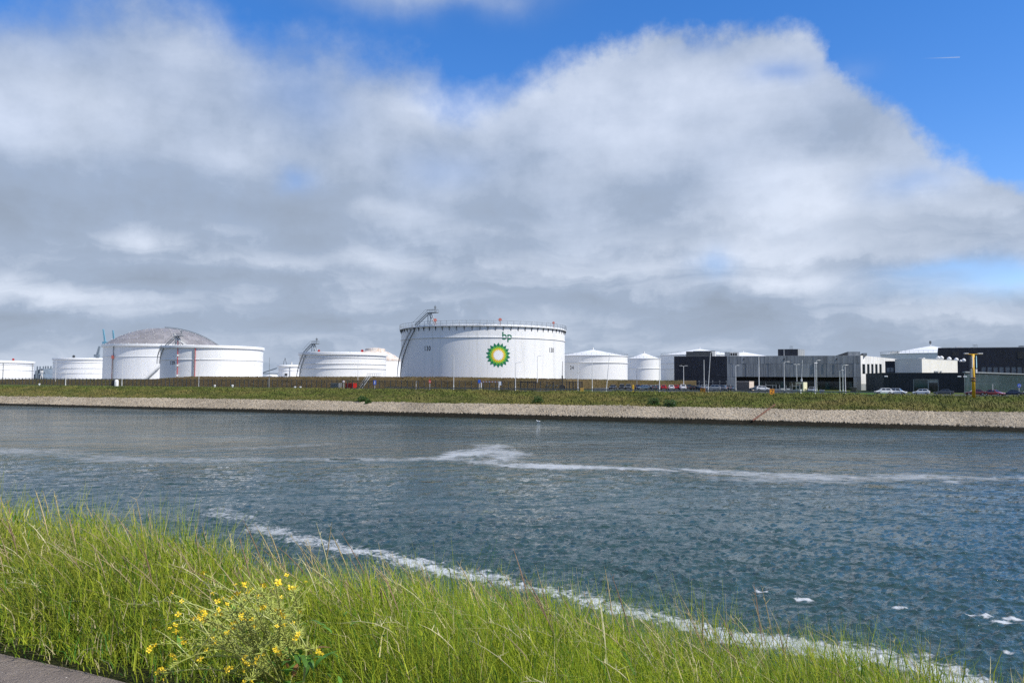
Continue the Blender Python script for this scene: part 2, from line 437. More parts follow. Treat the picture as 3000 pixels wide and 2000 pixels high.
# ================================================================== SETTING: terrain, water
def attr_mat(name, rough=0.6, trans=0.0, spec=0.3, up=0.0):
    m = bpy.data.materials.new(name); m.use_nodes = True; nt = m.node_tree; X.nt = nt
    b = nt.nodes['Principled BSDF']; b.inputs['Roughness'].default_value = rough; b.inputs['Specular IOR Level'].default_value = spec
    at = nt.nodes.new('ShaderNodeAttribute'); at.attribute_name = 'tint'
    c = at.outputs['Color']
    nt.links.new(c, b.inputs['Base Color'])
    if up:
        g = nt.nodes.new('ShaderNodeNewGeometry'); nn = vmath('NORMALIZE', vmath('ADD', g.outputs['Normal'], (0.0, 0.0, up)))
        nt.links.new(nn, b.inputs['Normal'])
    if trans:
        tr = nt.nodes.new('ShaderNodeBsdfTranslucent'); nt.links.new(c, tr.inputs[0])
        ms = nt.nodes.new('ShaderNodeMixShader'); ms.inputs[0].default_value = trans
        nt.links.new(b.outputs[0], ms.inputs[1]); nt.links.new(tr.outputs[0], ms.inputs[2])
        nt.links.new(ms.outputs[0], nt.nodes['Material Output'].inputs[0])
    return m
M['stone'] = attr_mat('revetment_stone', 0.9)
M['blade'] = attr_mat('grass_blades', 0.6, 0.34, 0.12, up=0.55)
M['fartuft'] = attr_mat('bank_grass', 0.7, 0.2, 0.2, up=1.0)

def ground_mat(name, cols, scale, bump=0.6):
    m = bpy.data.materials.new(name); m.use_nodes = True; nt = m.node_tree; X.nt = nt
    b = nt.nodes['Principled BSDF']; b.inputs['Roughness'].default_value = 0.95; b.inputs['Specular IOR Level'].default_value = 0.1
    g = nt.nodes.new('ShaderNodeNewGeometry'); P = g.outputs['Position']
    f = noise(P, scale, 6, 0.62)
    cr = nt.nodes.new('ShaderNodeValToRGB'); el = cr.color_ramp.elements
    el[0].position = 0.3; el[0].color = (*cols[0], 1); el[1].position = 0.72; el[1].color = (*cols[-1], 1)
    for i, c in enumerate(cols[1:-1]):
        q = el.new(0.3 + 0.42 * (i + 1) / (len(cols) - 1)); q.color = (*c, 1)
    nt.links.new(f.s, cr.inputs[0])
    c = mixcol(smooth(noise(P, scale * 9, 4, 0.6), 0.35, 0.7) * 0.55, cr.outputs[0], cols[0])
    nt.links.new(c, b.inputs['Base Color'])
    bn = nt.nodes.new('ShaderNodeBump'); bn.inputs['Strength'].default_value = bump; bn.inputs['Distance'].default_value = 0.15
    nt.links.new(noise(P, scale * 7, 6, 0.65).s, bn.inputs['Height']); nt.links.new(bn.outputs[0], b.inputs['Normal'])
    return m
M['bankgrass'] = ground_mat('bank_turf', [(0.06, 0.068, 0.016), (0.11, 0.11, 0.028), (0.17, 0.14, 0.055)], 0.16)
M['land'] = ground_mat('flat_land', [(0.045, 0.075, 0.016), (0.07, 0.09, 0.025), (0.11, 0.10, 0.05)], 0.06)
M['lawn'] = ground_mat('lawn', [(0.05, 0.11, 0.015), (0.075, 0.14, 0.02)], 0.3)
M['berm'] = ground_mat('berm_soil_and_scrub', [(0.065, 0.052, 0.024), (0.105, 0.076, 0.036), (0.14, 0.102, 0.05)], 0.35, 0.9)
M['stonebase'] = ground_mat('revetment_joints', [(0.13, 0.105, 0.08), (0.22, 0.18, 0.135), (0.29, 0.245, 0.19)], 1.4, 1.0)
M['wet'] = ground_mat('wet_weedy_stone', [(0.010, 0.010, 0.007), (0.018, 0.016, 0.011), (0.03, 0.026, 0.018)], 0.9, 0.9)
M['soil'] = ground_mat('near_bank_soil', [(0.025, 0.03, 0.010), (0.05, 0.055, 0.018)], 1.5, 0.8)
M['path'] = ground_mat('chipped_asphalt', [(0.24, 0.20, 0.175), (0.35, 0.295, 0.25)], 6.0, 0.7)

COLS = np.arange(-1400, 4401, 20.0)
def zline(tab, off, px):
    n = nsh(px) + off; q = min(max(px, -250), 3250)
    return n, at_n(q, ip(tab, q), nsh(q) + off).z
def prof_rows(px):
    """canal-distance / height rows of the far bank at a photo column"""
    n0 = nsh(px)
    nw, zw = zline(PY_WET, 2.0, px); ns_, zs = zline(PY_ST, 8.0, px); ng, zg = zline(PY_GR, 22.0, px)
    return n0, (nw, zw), (ns_, zs), (ng, zg)
def column_xy(px, n):
    """point on the horizontal ray of a photo column at canal distance n"""
    v = Vector(((px - 1500.0) / F, 1.0, 0.0)); p = v * (n / v.dot(NV)); return p.x, p.y
def bank_pos(px, s):
    """position on the bank surface: s in 0..1 stone (water->turf), 1..2 grass"""
    n0, (nw, zw), (ns_, zs), (ng, zg) = prof_rows(px)
    if s <= 1: n = nw + (ns_ - nw) * s; z = zw + (zs - zw) * s
    else:
        t = s - 1; n = ns_ + (ng - ns_) * t; z = zs + (zg - zs) * (1 - (1 - t) ** 1.35)
    x, y = column_xy(px, n); return x, y, z
TPX = np.arange(-1500, 4501, 10.0)
TPR = np.array([(lambda r: (r[1][0], r[1][1], r[2][0], r[2][1], r[3][0], r[3][1]))(prof_rows(a)) for a in TPX])
def bank_np(px, s):
    c = [np.interp(px, TPX, TPR[:, i]) for i in range(6)]
    t = np.clip(s - 1, 0, None)
    n = np.where(s <= 1, c[0] + (c[2] - c[0]) * s, c[2] + (c[4] - c[2]) * t)
    z = np.where(s <= 1, c[1] + (c[3] - c[1]) * s, c[3] + (c[5] - c[3]) * (1 - np.abs(1 - t) ** 1.35))
    k = (px - 1500.0) / F; y = n / (k * NV.x + NV.y)
    return np.stack([k * y, y, z], 1)
def loft(name, rows_fn, nrow, mat, jitter=0.0, seed=3, tint=None, lip=None):
    vs = []; cols = COLS
    for i in range(nrow):
        for px in cols: vs.append(rows_fn(px, i))
    v = np.array(vs); n = len(cols)
    if jitter:
        j = (fbm(v[:, 0] * 0.45, v[:, 1] * 0.45, seed) - 0.5) * 2 * jitter
        w = np.ones(len(v)); w[:n] = 0; w[-n:] = 0
        v[:, 2] += j * w
    q = [(r * n + c, r * n + c + 1, (r + 1) * n + c + 1, (r + 1) * n + c) for r in range(nrow - 1) for c in range(n - 1)]
    return tag(np_obj(name, v, np.array(q), mat), kind='structure')
def r_wet(px, i):
    n0, (nw, zw), _, _ = prof_rows(px)
    n, z = [(n0 - 8, -3.0), (n0 - 0.2, 0.0), (n0 + 0.6, 0.35), (nw + 0.15, zw - 0.01)][i]
    x, y = column_xy(px, n); return x, y, z
loft('wet_shore_edge', r_wet, 4, M['wet'])
loft('stone_revetment', lambda px, i: bank_pos(px, i / 6.0), 7, M['stonebase'], 0.06)
loft('grass_bank', lambda px, i: bank_pos(px, 0.96 + 1.04 * i / 9.0), 10, M['bankgrass'], 0.28)
def r_land(px, i):
    n0, _, _, (ng, zg) = prof_rows(px)
    n, z = [(ng - 0.1, zg - 0.02), (ng + 1.5, GZ), (n0 + 140, GZ), (n0 + 500, GZ), (n0 + 1600, GZ), (9000, GZ - 0.5)][i]
    x, y = column_xy(px, n); return x, y, z
loft('flat_land', r_land, 6, M['land'])

# loose stones set into the revetment: far too many to count
def stones():
    N = 42000
    px = RNG.uniform(-250, 3250, N); s = RNG.uniform(-0.05, 1.08, N)
    pos = bank_np(px, s)
    edge = fbm(px * 0.012, s * 0 + 3.3, 5) * 0.35
    keep = (s < 0.78 + edge)
    pos = pos[keep]; px = px[keep]; N = len(pos)
    base = np.array([(-1, -1, -1), (1, -1, -1), (1, 1, -1), (-1, 1, -1), (-.7, -.7, 1), (.7, -.7, 1), (.7, .7, 1), (-.7, .7, 1)], float)
    sc = RNG.uniform(0.08, 0.21, (N, 1, 3)) * np.array([1.25, 1.0, 0.62])
    v = base[None] * sc + RNG.normal(0, 0.03, (N, 8, 3))
    a = RNG.uniform(0, 2 * np.pi, N)
    laid = px > 2640                        # squared blocks laid in courses
    a[laid] = math.atan2(UV.y, UV.x) + RNG.normal(0, .05, laid.sum())
    ca, sa = np.cos(a)[:, None], np.sin(a)[:, None]
    xx = v[:, :, 0] * ca - v[:, :, 1] * sa; yy = v[:, :, 0] * sa + v[:, :, 1] * ca
    v = np.stack([xx, yy, v[:, :, 2]], 2)
    v[:, :, 2] += 0.5 * (v[:, :, 0] * NV.x + v[:, :, 1] * NV.y)       # follow the slope
    v += pos[:, None, :] + np.array([0, 0, 0.05])
    f = np.array([(4, 5, 6, 7), (0, 1, 5, 4), (1, 2, 6, 5), (2, 3, 7, 6), (3, 0, 4, 7)])
    q = (np.arange(N)[:, None, None] * 8 + f[None]).reshape(-1, 4)
    t = RNG.uniform(0, 1, (N, 1)); g = RNG.uniform(0.62, 1.12, (N, 1))
    c = (np.array([0.44, 0.36, 0.255]) * (1 - t) + np.array([0.36, 0.315, 0.25]) * t) * g
    patch = fbm(pos[:, 0] * 0.12, pos[:, 1] * 0.12, 9)[:, None]
    c = c * (0.62 + 0.70 * patch)
    o = np_obj('revetment_stones', v.reshape(-1, 3), q, M['stone'], np.repeat(c, 8, 0), smooth=False)
    tag(o, 'pale tan rubble stones covering the sloped far canal bank', 'stones', kind='stuff')
stones()

def blade_mesh(base, h, w, lean, yaw, nseg, cols, prof=None, droop=0.0, tip=0.12):
    """ribbons: base (N,3), h/w/yaw (N), lean (N,2) relative sideways reach at the tip"""
    N = len(base); t = np.linspace(0, 1, nseg + 1)
    L = np.hypot(lean[:, 0], lean[:, 1])
    vs = np.zeros((N, nseg + 1, 2, 3))
    wd = np.stack([np.cos(yaw), np.sin(yaw)], 1)
    for i, q in enumerate(t):
        k = q ** 2 * (1 + 0.0 * q)
        zz = h * (q - 0.32 * np.minimum(L, 1.6) * q ** 2 - droop * q ** 4)
        p = base.copy(); p[:, 0] += lean[:, 0] * h * k; p[:, 1] += lean[:, 1] * h * k; p[:, 2] += zz
        ww = w * ((1 - q) ** 0.65 * (1 - tip) + tip) if prof is None else w * prof[i]
        for s, sg in ((0, -0.5), (1, 0.5)):
            vs[:, i, s, :] = p; vs[:, i, s, 0] += sg * ww * wd[:, 0]; vs[:, i, s, 1] += sg * ww * wd[:, 1]
    m = (nseg + 1) * 2
    idx = np.arange(N)[:, None, None] * m
    f = np.array([(2 * i, 2 * i + 1, 2 * i + 3, 2 * i + 2) for i in range(nseg)])[None]
    quads = (idx + f).reshape(-1, 4)
    if cols.ndim == 2: cc = np.repeat(cols, m, 0)
    else: cc = np.repeat(cols, 2, 1).reshape(-1, 3)      # (N, nseg+1, 3)
    return vs.reshape(-1, 3), quads, cc

def far_tufts():
    N = 60000
    px = RNG.uniform(-200, 3200, N); s = 0.93 + 1.09 * RNG.uniform(0, 1, N) ** 0.9
    edge = fbm(px * 0.012, px * 0 + 3.3, 5) * 0.35
    pos = bank_np(px, s)
    pos[:, 2] += (fbm(pos[:, 0] * 0.45, pos[:, 1] * 0.45, 3) - 0.5) * 0.4 - 0.05
    ub = pos[:, 0] * UV.x + pos[:, 1] * UV.y; nb = s * 9
    p1 = fbm(ub * 0.055, nb * 0.30, 21); p2 = fbm(ub * 0.16, nb * 0.42, 33)
    p1 = np.clip((p1 - .5) * 1.7 + .5, 0, 1); p2 = np.clip((p2 - .5) * 1.7 + .5, 0, 1)
    h = RNG.uniform(0.2, 0.6, N) * (0.45 + 1.3 * p2)
    green = np.array([0.095, 0.135, 0.020]); olive = np.array([0.165, 0.155, 0.036]); straw = np.array([0.23, 0.175, 0.075]); dk = np.array([0.036, 0.050, 0.012])
    wl = np.clip((1500 - px) / 1500, -0.6, 1)[:, None] * 0.35
    g = np.clip((p1[:, None] - 0.42) * 2.6 - wl, 0, 1); c = green * (1 - g) + olive * g
    low = np.clip(1.25 - (s - 0.95), 0, 1)[:, None] * np.clip((p2[:, None] - .35) * 2.5, 0, 1); c = c * (1 - 0.5 * low) + straw * 0.5 * low
    top = np.clip((s - 1.72) * 4, 0, 1)[:, None]; c = c * (1 - 0.45 * top) + np.array([0.15, 0.145, 0.04]) * 0.45 * top
    d = (p2 < 0.34)[:, None] * 0.8; c = c * (1 - d) + dk * d
    c *= RNG.uniform(0.7, 1.3, (N, 1))
    v, q, cc = blade_mesh(pos, h, RNG.uniform(0.10, 0.28, N), RNG.normal(0, 0.35, (N, 2)) - [0.25, 0], RNG.uniform(-0.9, 0.9, N), 2, c)
    tag(np_obj('bank_grass_tufts', v, q, M['fartuft'], cc), 'rough green and straw grass on the far bank', 'grass', kind='stuff')
far_tufts()

# bund of earth in front of the tanks
def berm_line(px):
    if px < 440: py = 1111.0
    elif px < 560: py = 1111.0 + (1103.0 - 1111.0) * ((px - 440) / 120.0)
    elif px < 1300: py = 1103.0 + 1.2 * (px - 560) / 740
    else: py = 1104.2 + (1114.5 - 1104.2) * max(0, min(1, (px - 1300) / 640.0))
    t = min(1, max(0, (px - 1645) / 130.0)); t = t * t * (3 - 2 * t)
    off = 40 + 52 * t
    return off, py
def berm():
    vs = []; cols = np.arange(-420, 2041, 12.0)
    for i in range(8):
        for px in cols:
            off, py = berm_line(px); n = nsh(px) + off
            zt = at_n(max(px, -200), py, n + 7).z
            o, k = [(-0.5, -0.03), (0.5, 0.12), (3.5, 0.55), (6, 0.93), (7, 1.0), (11, 1.0), (15, 0.5), (19, -0.03)][i]
            x, y = column_xy(px, n + o); vs.append((x, y, GZ + (zt - GZ) * k))
    v = np.array(vs); n = len(cols)
    v[:, 2] += np.where(v[:, 2] > GZ + 0.3, (fbm(v[:, 0] * 0.3, v[:, 1] * 0.3, 51) - 0.5) * 0.45, 0)
    q = [(r * n + c, r * n + c + 1, (r + 1) * n + c + 1, (r + 1) * n + c) for r in range(7) for c in range(n - 1)]
    tag(np_obj('berm', v, np.array(q), M['berm']), kind='structure')
    N = 14000
    px = RNG.uniform(-300, 2000, N); o = RNG.uniform(0.2, 8, N); pos = np.zeros((N, 3))
    tp = np.arange(-320, 2021, 20.0); tb = [(nsh(a) + berm_line(a)[0], at_n(max(a, -200), berm_line(a)[1], nsh(a) + berm_line(a)[0] + 7).z) for a in tp]
    nn = np.interp(px, tp, [b[0] for b in tb]); zt = np.interp(px, tp, [b[1] for b in tb])
    k = (px - 1500.0) / F; pos[:, 1] = (nn + o) / (k * NV.x + NV.y); pos[:, 0] = k * pos[:, 1]
    pos[:, 2] = GZ + (zt - GZ) * np.interp(o, [0.5, 3.5, 6, 7, 11], [.12, .55, .93, 1, 1]) - 0.1
    p = fbm(pos[:, 0] * 0.2, pos[:, 1] * 0.2, 61)[:, None]
    lf = np.clip((520 - px) / 160, 0, 1)[:, None]; rt = np.clip((px - 1650) / 250, 0, 1)[:, None]
    br = np.array([0.115, 0.082, 0.040]) * (0.5 + p); gr = np.array([0.085, 0.098, 0.026]) * (0.5 + p)
    k = np.clip(lf + 0.55 * rt + (p > 0.55) * 0.35, 0, 1); c = (br * (1 - k) + gr * k) * RNG.uniform(0.7, 1.3, (N, 1))
    v, q, cc = blade_mesh(pos, RNG.uniform(0.15, 0.42, N), RNG.uniform(0.15, 0.4, N), RNG.normal(0, 0.3, (N, 2)), RNG.uniform(-.9, .9, N), 2, c)
    tag(np_obj('berm_scrub', v, q, M['fartuft'], cc), 'low brown scrub growing over the earth bund', 'scrub', kind='stuff')
berm()

# road along the canal, verge, car park
def strip(name, mat, px0, px1, o0, o1, z, step=40):
    px = np.arange(px0, px1 + 1, step); vs = []
    for o in (o0, o1):
        for a in px: x, y = column_xy(a, nsh(a) + o); vs.append((x, y, z))
    n = len(px); q = [(c, c + 1, n + c + 1, n + c) for c in range(n - 1)]
    return np_obj(name, np.array(vs), np.array(q), mat, smooth=False)
tag(strip('road', M['asphalt'], 980, 4300, 24.6, 33.2, GZ + 0.012), kind='structure')
tag(strip('road_edge_line', M['marking'], 980, 4300, 24.9, 25.02, GZ + 0.017), kind='structure')
tag(strip('road_edge_line', M['marking'], 980, 4300, 32.7, 32.82, GZ + 0.017), kind='structure')
def lot_rows(px, i):
    n, z = [(42, GZ - .02), (44.5, GZ + .42), (128, GZ + .42), (131, GZ - .02)][i]
    x, y = column_xy(px, nsh(px) + n); return x, y, z
def ramp_sheet(name, rows_fn, nrow, mat, px0, px1):
    px = np.arange(px0, px1 + 1, 20.0); v = np.array([rows_fn(a, i) for i in range(nrow) for a in px]); k = len(px)
    q = [(r * k + c, r * k + c + 1, (r + 1) * k + c + 1, (r + 1) * k + c) for r in range(nrow - 1) for c in range(k - 1)]
    return tag(np_obj(name, v, np.array(q), mat, smooth=False), kind='structure')
ramp_sheet('car_park', lot_rows, 4, M['asphalt'], 1740, 2330)
tag(strip('car_park', M['asphalt'], 2560, 3600, 33.3, 44.5, GZ + 0.010), kind='structure')
tag(strip('lawn', M['lawn'], 2330, 2640, 34.0, 95, GZ + 0.02), kind='structure')

tag(strip('bounce_yard', M['concrete'], -1300, 1960, 100, 640, GZ + 0.006), kind='structure')  # pale unseen ground added behind the berm to bounce light onto the tanks
tag(strip('bounce_yard', M['concrete'], -1300, 1640, 60.5, 99.9, GZ + 0.006), kind='structure')

# near bank and path
def near_bank():
    us = np.concatenate([np.arange(-60, -6, 3.0), np.arange(-6, 22, 0.25), np.arange(22, 140, 4.0)])
    prof = [(-40, 8.33), (-3.2, 8.33), (2.68, 8.33), (3.13, 8.34), (3.45, 8.28), (3.9, 8.08), (4.45, 7.81), (5.2, 7.46), (6.2, 7.0), (8.2, 6.1), (12, 4.3), (20, 1.0), (24, -0.6), (30, -2.5)]
    vs = [tuple(nu(n, u, z)) for n, z in prof for u in us]; v = np.array(vs)
    m = (v[:, 2] > 0.5) & (v[:, 2] < 8.32)
    v[m, 2] += (fbm(v[m, 0] * 1.3, v[m, 1] * 1.3, 71) - 0.5) * 0.14
    k = len(us); q = [(r * k + c, (r + 1) * k + c, (r + 1) * k + c + 1, r * k + c + 1) for r in range(len(prof) - 1) for c in range(k - 1)]
    tag(np_obj('near_bank', v, np.array(q), M['soil']), kind='structure')
    us = np.arange(-60, 141, 0.5); vs = [tuple(nu(n + (0.10 * (fbm(np.array([u * 1.6]), np.array([1.0]), 5)[0] - 0.5) if n > 0 else 0), u, 8.345)) for n in (-2.9, 0, 3.06) for u in us]
    k = len(us); q = [(r * k + c, (r + 1) * k + c, (r + 1) * k + c + 1, r * k + c + 1) for r in range(2) for c in range(k - 1)]
    tag(np_obj('path', np.array(vs), np.array(q), M['path']), kind='structure')
near_bank()
# stone chips showing in the worn path
def chips():
    N = 5200
    u = RNG.uniform(1.5, 12, N); n = RNG.uniform(0.4, 3.0, N)
    p = NV.x * n + UV.x * u; r = NV.y * n + UV.y * u
    base = np.stack([p, r, np.full(N, 8.347)], 1)
    sz = RNG.uniform(0.002, 0.007, (N, 1))
    a = np.linspace(0, 2 * np.pi, 6)[:-1]
    ring = np.stack([np.cos(a), np.sin(a), np.zeros(5)], 1)
    v = np.concatenate([base[:, None] + ring[None] * sz[:, None] * RNG.uniform(.7, 1.3, (N, 5, 1)), (base + np.array([0, 0, 1]) * sz * 0.6)[:, None]], 1)
    f = np.array([(i, (i + 1) % 5, 5) for i in range(5)])
    q = (np.arange(N)[:, None, None] * 6 + f).reshape(-1, 3)
    c = np.array([0.34, 0.31, 0.28]) * RNG.uniform(0.4, 1.3, (N, 1))
    tag(np_obj('path_gravel_chips', v.reshape(-1, 3), q, M['stone'], np.repeat(c, 6, 0), smooth=False), 'small pale stone chips in the asphalt path', 'gravel', kind='stuff')
chips()

# ------------------------------------------------------------------ water
def water_mat():
    m = bpy.data.materials.new('canal_water'); m.use_nodes = True; nt = m.node_tree; X.nt = nt
    b = nt.nodes['Principled BSDF']
    b.inputs['Base Color'].default_value = (0.010, 0.030, 0.034, 1); b.inputs['Roughness'].default_value = 0.05
    b.inputs['IOR'].default_value = 1.333
    g = nt.nodes.new('ShaderNodeNewGeometry'); P = g.outputs['Position']
    at = nt.nodes.new('ShaderNodeAttribute'); at.attribute_name = 'tint'
    calm = sepxyz(at.outputs['Color'])[0]
    body = mixcol(smooth(noise(P, 0.02, 3, 0.5), 0.3, 0.7), (0.020, 0.047, 0.047), (0.030, 0.062, 0.058))
    nt.links.new(body, b.inputs['Base Color'])
    px, py, pz = sepxyz(P)
    # ripples: axes turned to the wind
    wx = px * 0.95 + py * 0.30; wy = py * 0.95 - px * 0.30
    v1 = vec(wx * 0.62, wy * 1.25, 0.0)
    h = noise(vec(wx * 0.85, wy * 1.0, 0.0), 0.36, 7, 0.53, 0.35) * 1.05 + noise(v1, 1.6, 3, 0.55, 0.5) * 0.055
    gust = smooth(noise(vec(px * 0.5, py * 1.0, 0.0), 0.035, 4, 0.55), 0.34, 0.62, 0.45, 1.25)
    h = h * calm * gust
    bn = nt.nodes.new('ShaderNodeBump'); bn.inputs['Strength'].default_value = 1.0; bn.inputs['Distance'].default_value = 1.0
    nt.links.new(h.s, bn.inputs['Height']); nt.links.new(bn.outputs[0], b.inputs['Normal'])
    return m
M['water'] = water_mat()
def foam_mat(name, t0, t1, scale, alpha=1.0):
    m = bpy.data.materials.new(name); m.use_nodes = True; nt = m.node_tree; X.nt = nt
    b = nt.nodes['Principled BSDF']; b.inputs['Base Color'].default_value = (0.56, 0.59, 0.61, 1); b.inputs['Roughness'].default_value = 0.8
    g = nt.nodes.new('ShaderNodeNewGeometry'); P = g.outputs['Position']
    at = nt.nodes.new('ShaderNodeAttribute'); at.attribute_name = 'tint'
    f, al, _ = sepxyz(at.outputs['Color'])
    nz = noise(P, scale, 6, 0.58, 1.2) * 0.62 + noise(P, scale * 0.16, 3, 0.5) * 0.38
    a = smooth(f * 0.56 + nz - 1.0, t0, t1) * al * alpha
    tr = nt.nodes.new('ShaderNodeBsdfTransparent'); ms = nt.nodes.new('ShaderNodeMixShader')
    nt.links.new(a.s, ms.inputs[0]); nt.links.new(tr.outputs[0], ms.inputs[1]); nt.links.new(b.outputs[0], ms.inputs[2])
    nt.links.new(ms.outputs[0], nt.nodes['Material Output'].inputs[0])
    return m
M['foam'] = foam_mat('shore_foam', -0.07, 0.09, 1.9, 0.8)
M['foam2'] = foam_mat('drifting_foam', -0.15, 0.12, 0.55, 0.66)

def water():
    # rows close up near the camera, wider far away
    d = [7.0]
    while d[-1] < 20: d.append(d[-1] + 0.5)
    while d[-1] < 470: d.append(d[-1] + max(0.055, d[-1] ** 2 / 7730 * 0.42))
    d = np.array(d)
    t = np.concatenate([np.linspace(-2.4, -0.80, 34)[:-1], np.linspace(-0.80, 0.80, 600), np.linspace(0.80, 2.4, 34)[1:]])
    Dg, Tg = np.meshgrid(d, t, indexing='ij')
    Xw = Dg * Tg; Yw = Dg
    sp = np.gradient(d)[:, None] * np.ones_like(Tg)
    n = Xw * NV.x + Yw * NV.y
    pxs = 1500 + F * Tg
    nshore = np.polyval(NFIT, np.clip(pxs, -300, 3300))
    far = np.clip((nshore - n) / 10.0, 0, 1); calm = 0.12 + 0.88 * far ** 1.0
    near = np.clip((n - 22) / 14.0, 0, 1); calm *= 0.35 + 0.65 * near
    Z = np.zeros_like(Xw); r = np.random.default_rng(11)
    wind = math.atan2(0.95, -0.30)
    gust = 0.55 + 0.75 * fbm(Xw * 0.03, Yw * 0.045, 91)
    PHN = [1.4 * fbm(Xw * 0.12, Yw * 0.12, 200 + i, 2) for i in range(3)]
    for i in range(60):
        lam = 0.24 * (1.5 / 0.24) ** (i / 59.0)
        th = wind + r.normal(0, 0.65); k = 2 * math.pi / lam; ph = r.uniform(0, 6.28)
        amp = 0.0170 * lam ** 1.0 * (1.0 if lam < 0.6 else (0.6 / lam) ** 1.6)
        att = np.clip((lam / (sp * 2.6) - 0.7) / 0.8, 0, 1)
        lat = np.clip((lam / (Dg * (1.6 / 600) * 2.6) - 0.7) / 0.8, 0, 1)
        q = np.sin((Xw * math.cos(th) + Yw * math.sin(th)) * k + ph + PHN[i % 3])
        Z += amp * att * lat * (q + 0.22 * (2 * np.abs(q) ** 1.5 - 1))
    sg = Z.std(); Z = 0.66 * Z * (1.0 + 0.20 * np.clip(Z / sg, -1.0, 2.6))
    Z *= calm * gust
    nr, nc = Xw.shape
    v = np.stack([Xw, Yw, Z], 2).reshape(-1, 3)
    idx = np.arange(nr * nc).reshape(nr, nc)
    q = np.stack([idx[:-1, :-1], idx[:-1, 1:], idx[1:, 1:], idx[1:, :-1]], 2).reshape(-1, 4)
    nq = n.reshape(-1)[q]; sq = nshore.reshape(-1)[q]
    q = q[(nq.max(1) > 19) & ((nq - sq).min(1) < 3)]
    cc = np.zeros((len(v), 3)); cc[:, 0] = calm.reshape(-1)
    tag(np_obj('water', v, q, M['water'], cc), kind='structure')
    # foam lines drifting on it
    def poly(pts):
        return [(at_z(a, b, 0.0).x, at_z(a, b, 0.0).y, w, s, al) for a, b, w, s, al in pts]
    def mask(lines, spread):
        f = np.zeros(nr * nc); al = np.zeros(nr * nc)
        P = v[:, :2]
        for L in lines:
            for (x0, y0, w0, s0, a0), (x1, y1, w1, s1, a1) in zip(L[:-1], L[1:]):
                lo = np.minimum((x0, y0), (x1, y1)) - 9; hi = np.maximum((x0, y0), (x1, y1)) + 9
                ii = np.nonzero((P[:, 0] > lo[0]) & (P[:, 0] < hi[0]) & (P[:, 1] > lo[1]) & (P[:, 1] < hi[1]))[0]
                e = np.array((x1 - x0, y1 - y0)); ll = e.dot(e)
                tt = np.clip(((P[ii] - (x0, y0)) @ e) / ll, 0, 1)
                dd = np.hypot(P[ii, 0] - x0 - tt * e[0], P[ii, 1] - y0 - tt * e[1])
                w = w0 + (w1 - w0) * tt; s = s0 + (s1 - s0) * tt; a = a0 + (a1 - a0) * tt
                g = s * np.exp(-(dd / (w * spread)) ** 2 * 0.9)
                up = g > f[ii]; f[ii[up]] = g[up]; al[ii[up]] = a[up]
        return f, al
    def foam_obj(name, lines, mat, label, spread=1.0):
        f, al = mask(lines, spread)
        fq = f[q]; qq = q[fq.max(1) > 0.06]
        used, inv = np.unique(qq, return_inverse=True)
        vv = v[used].copy(); vv[:, 2] += 0.006
        c2 = np.zeros((len(used), 3)); c2[:, 0] = f[used]; c2[:, 1] = al[used]
        tag(np_obj(name, vv, inv.reshape(-1, 4), mat, c2), label, 'foam', kind='stuff')
    A = poly([(540, 1455, 3.0, 0.62, 0.4), (640, 1497, 3.2, 0.84, 0.55), (760, 1543, 2.6, 0.92, 0.65), (900, 1585, 2.2, 0.96, .8), (1100, 1622, 2.0, 0.98, .9), (1250, 1658, 2.0, 0.98, 1),
              (1450, 1702, 2.0, .95, 1), (1650, 1742, 1.8, .96, 1), (1850, 1792, 1.9, .98, 1), (2000, 1832, 1.9, 1.0, 1), (2150, 1868, 1.8, 1.05, 1), (2350, 1897, 2.2, 1.08, 1),
              (2550, 1928, 2.4, 1.12, 1), (2750, 1975, 2.1, 1.08, 1), (2950, 2050, 1.8, 1.1, 1)])
    B2 = poly([(900, 1600, 1.2, 0.6, 1), (1180, 1660, 1.3, 0.72, 1), (1300, 1695, 1.0, 0.7, 1)])
    B3 = poly([(1200, 1592, 0.7, 0.62, .9), (1260, 1600, 0.6, 0.7, .9)])
    spots = [poly([(a - 14, b, w, s, 1), (a + 14, b + 1, w, s, 1)]) for a, b, w, s in
             [(2235, 1733, .45, .95), (2140, 1720, .3, .8), (2355, 1757, .5, .95), (2440, 1745, .35, .85), (2480, 1748, .35, .85), (2640, 1781, .5, .95), (2490, 1795, .35, .8),
              (2840, 1800, .35, .95), (2872, 1803, .5, 1.05), (2938, 1821, .45, 1.05), (2974, 1813, .45, 1.05), (2700, 1918, .5, .9), (2960, 1911, .4, .9), (1010, 1345, .8, .6), (1480, 1545, .9, .7), (1540, 1560, .9, .62)]]
    foam_obj('shore_foam', [A, B2, B3] + spots, M['foam'], 'white foam line curving along the near shore behind the grass')
    C1 = poly([(-200, 1322, 7, .95, .5), (0, 1326, 8, .98, .5), (150, 1328, 7, .85, .45), (330, 1345, 5, .85, .45), (500, 1347, 4, .9, .5), (800, 1347, 3.0, .9, .55), (1000, 1346, 3.0, .92, .6), (1200, 1344, 3.0, .92, .7), (1320, 1341, 3.2, .92, .8),
               (1400, 1350, 3.6, .95, .9), (1500, 1360, 3.4, 1.0, 1), (1650, 1367, 3.0, 1.0, 1), (1850, 1372, 2.6, 1.0, 1), (2000, 1377, 2.8, 1.02, 1), (2110, 1383, 3.2, .98, .95), (2250, 1392, 4.4, .92, .8), (2400, 1398, 4.6, .92, .75), (2550, 1402, 3.6, .9, .7), (2700, 1395, 3.0, .9, .7), (2900, 1402, 3.2, .92, .75), (3100, 1402, 3.4, .92, .75)])
    C2 = poly([(1290, 1344, 2.5, .95, .9), (1360, 1333, 4.0, 1.0, .95), (1420, 1318, 4.5, .98, .9), (1455, 1306, 3.5, .95, .8), (1390, 1303, 2, .85, .6)])
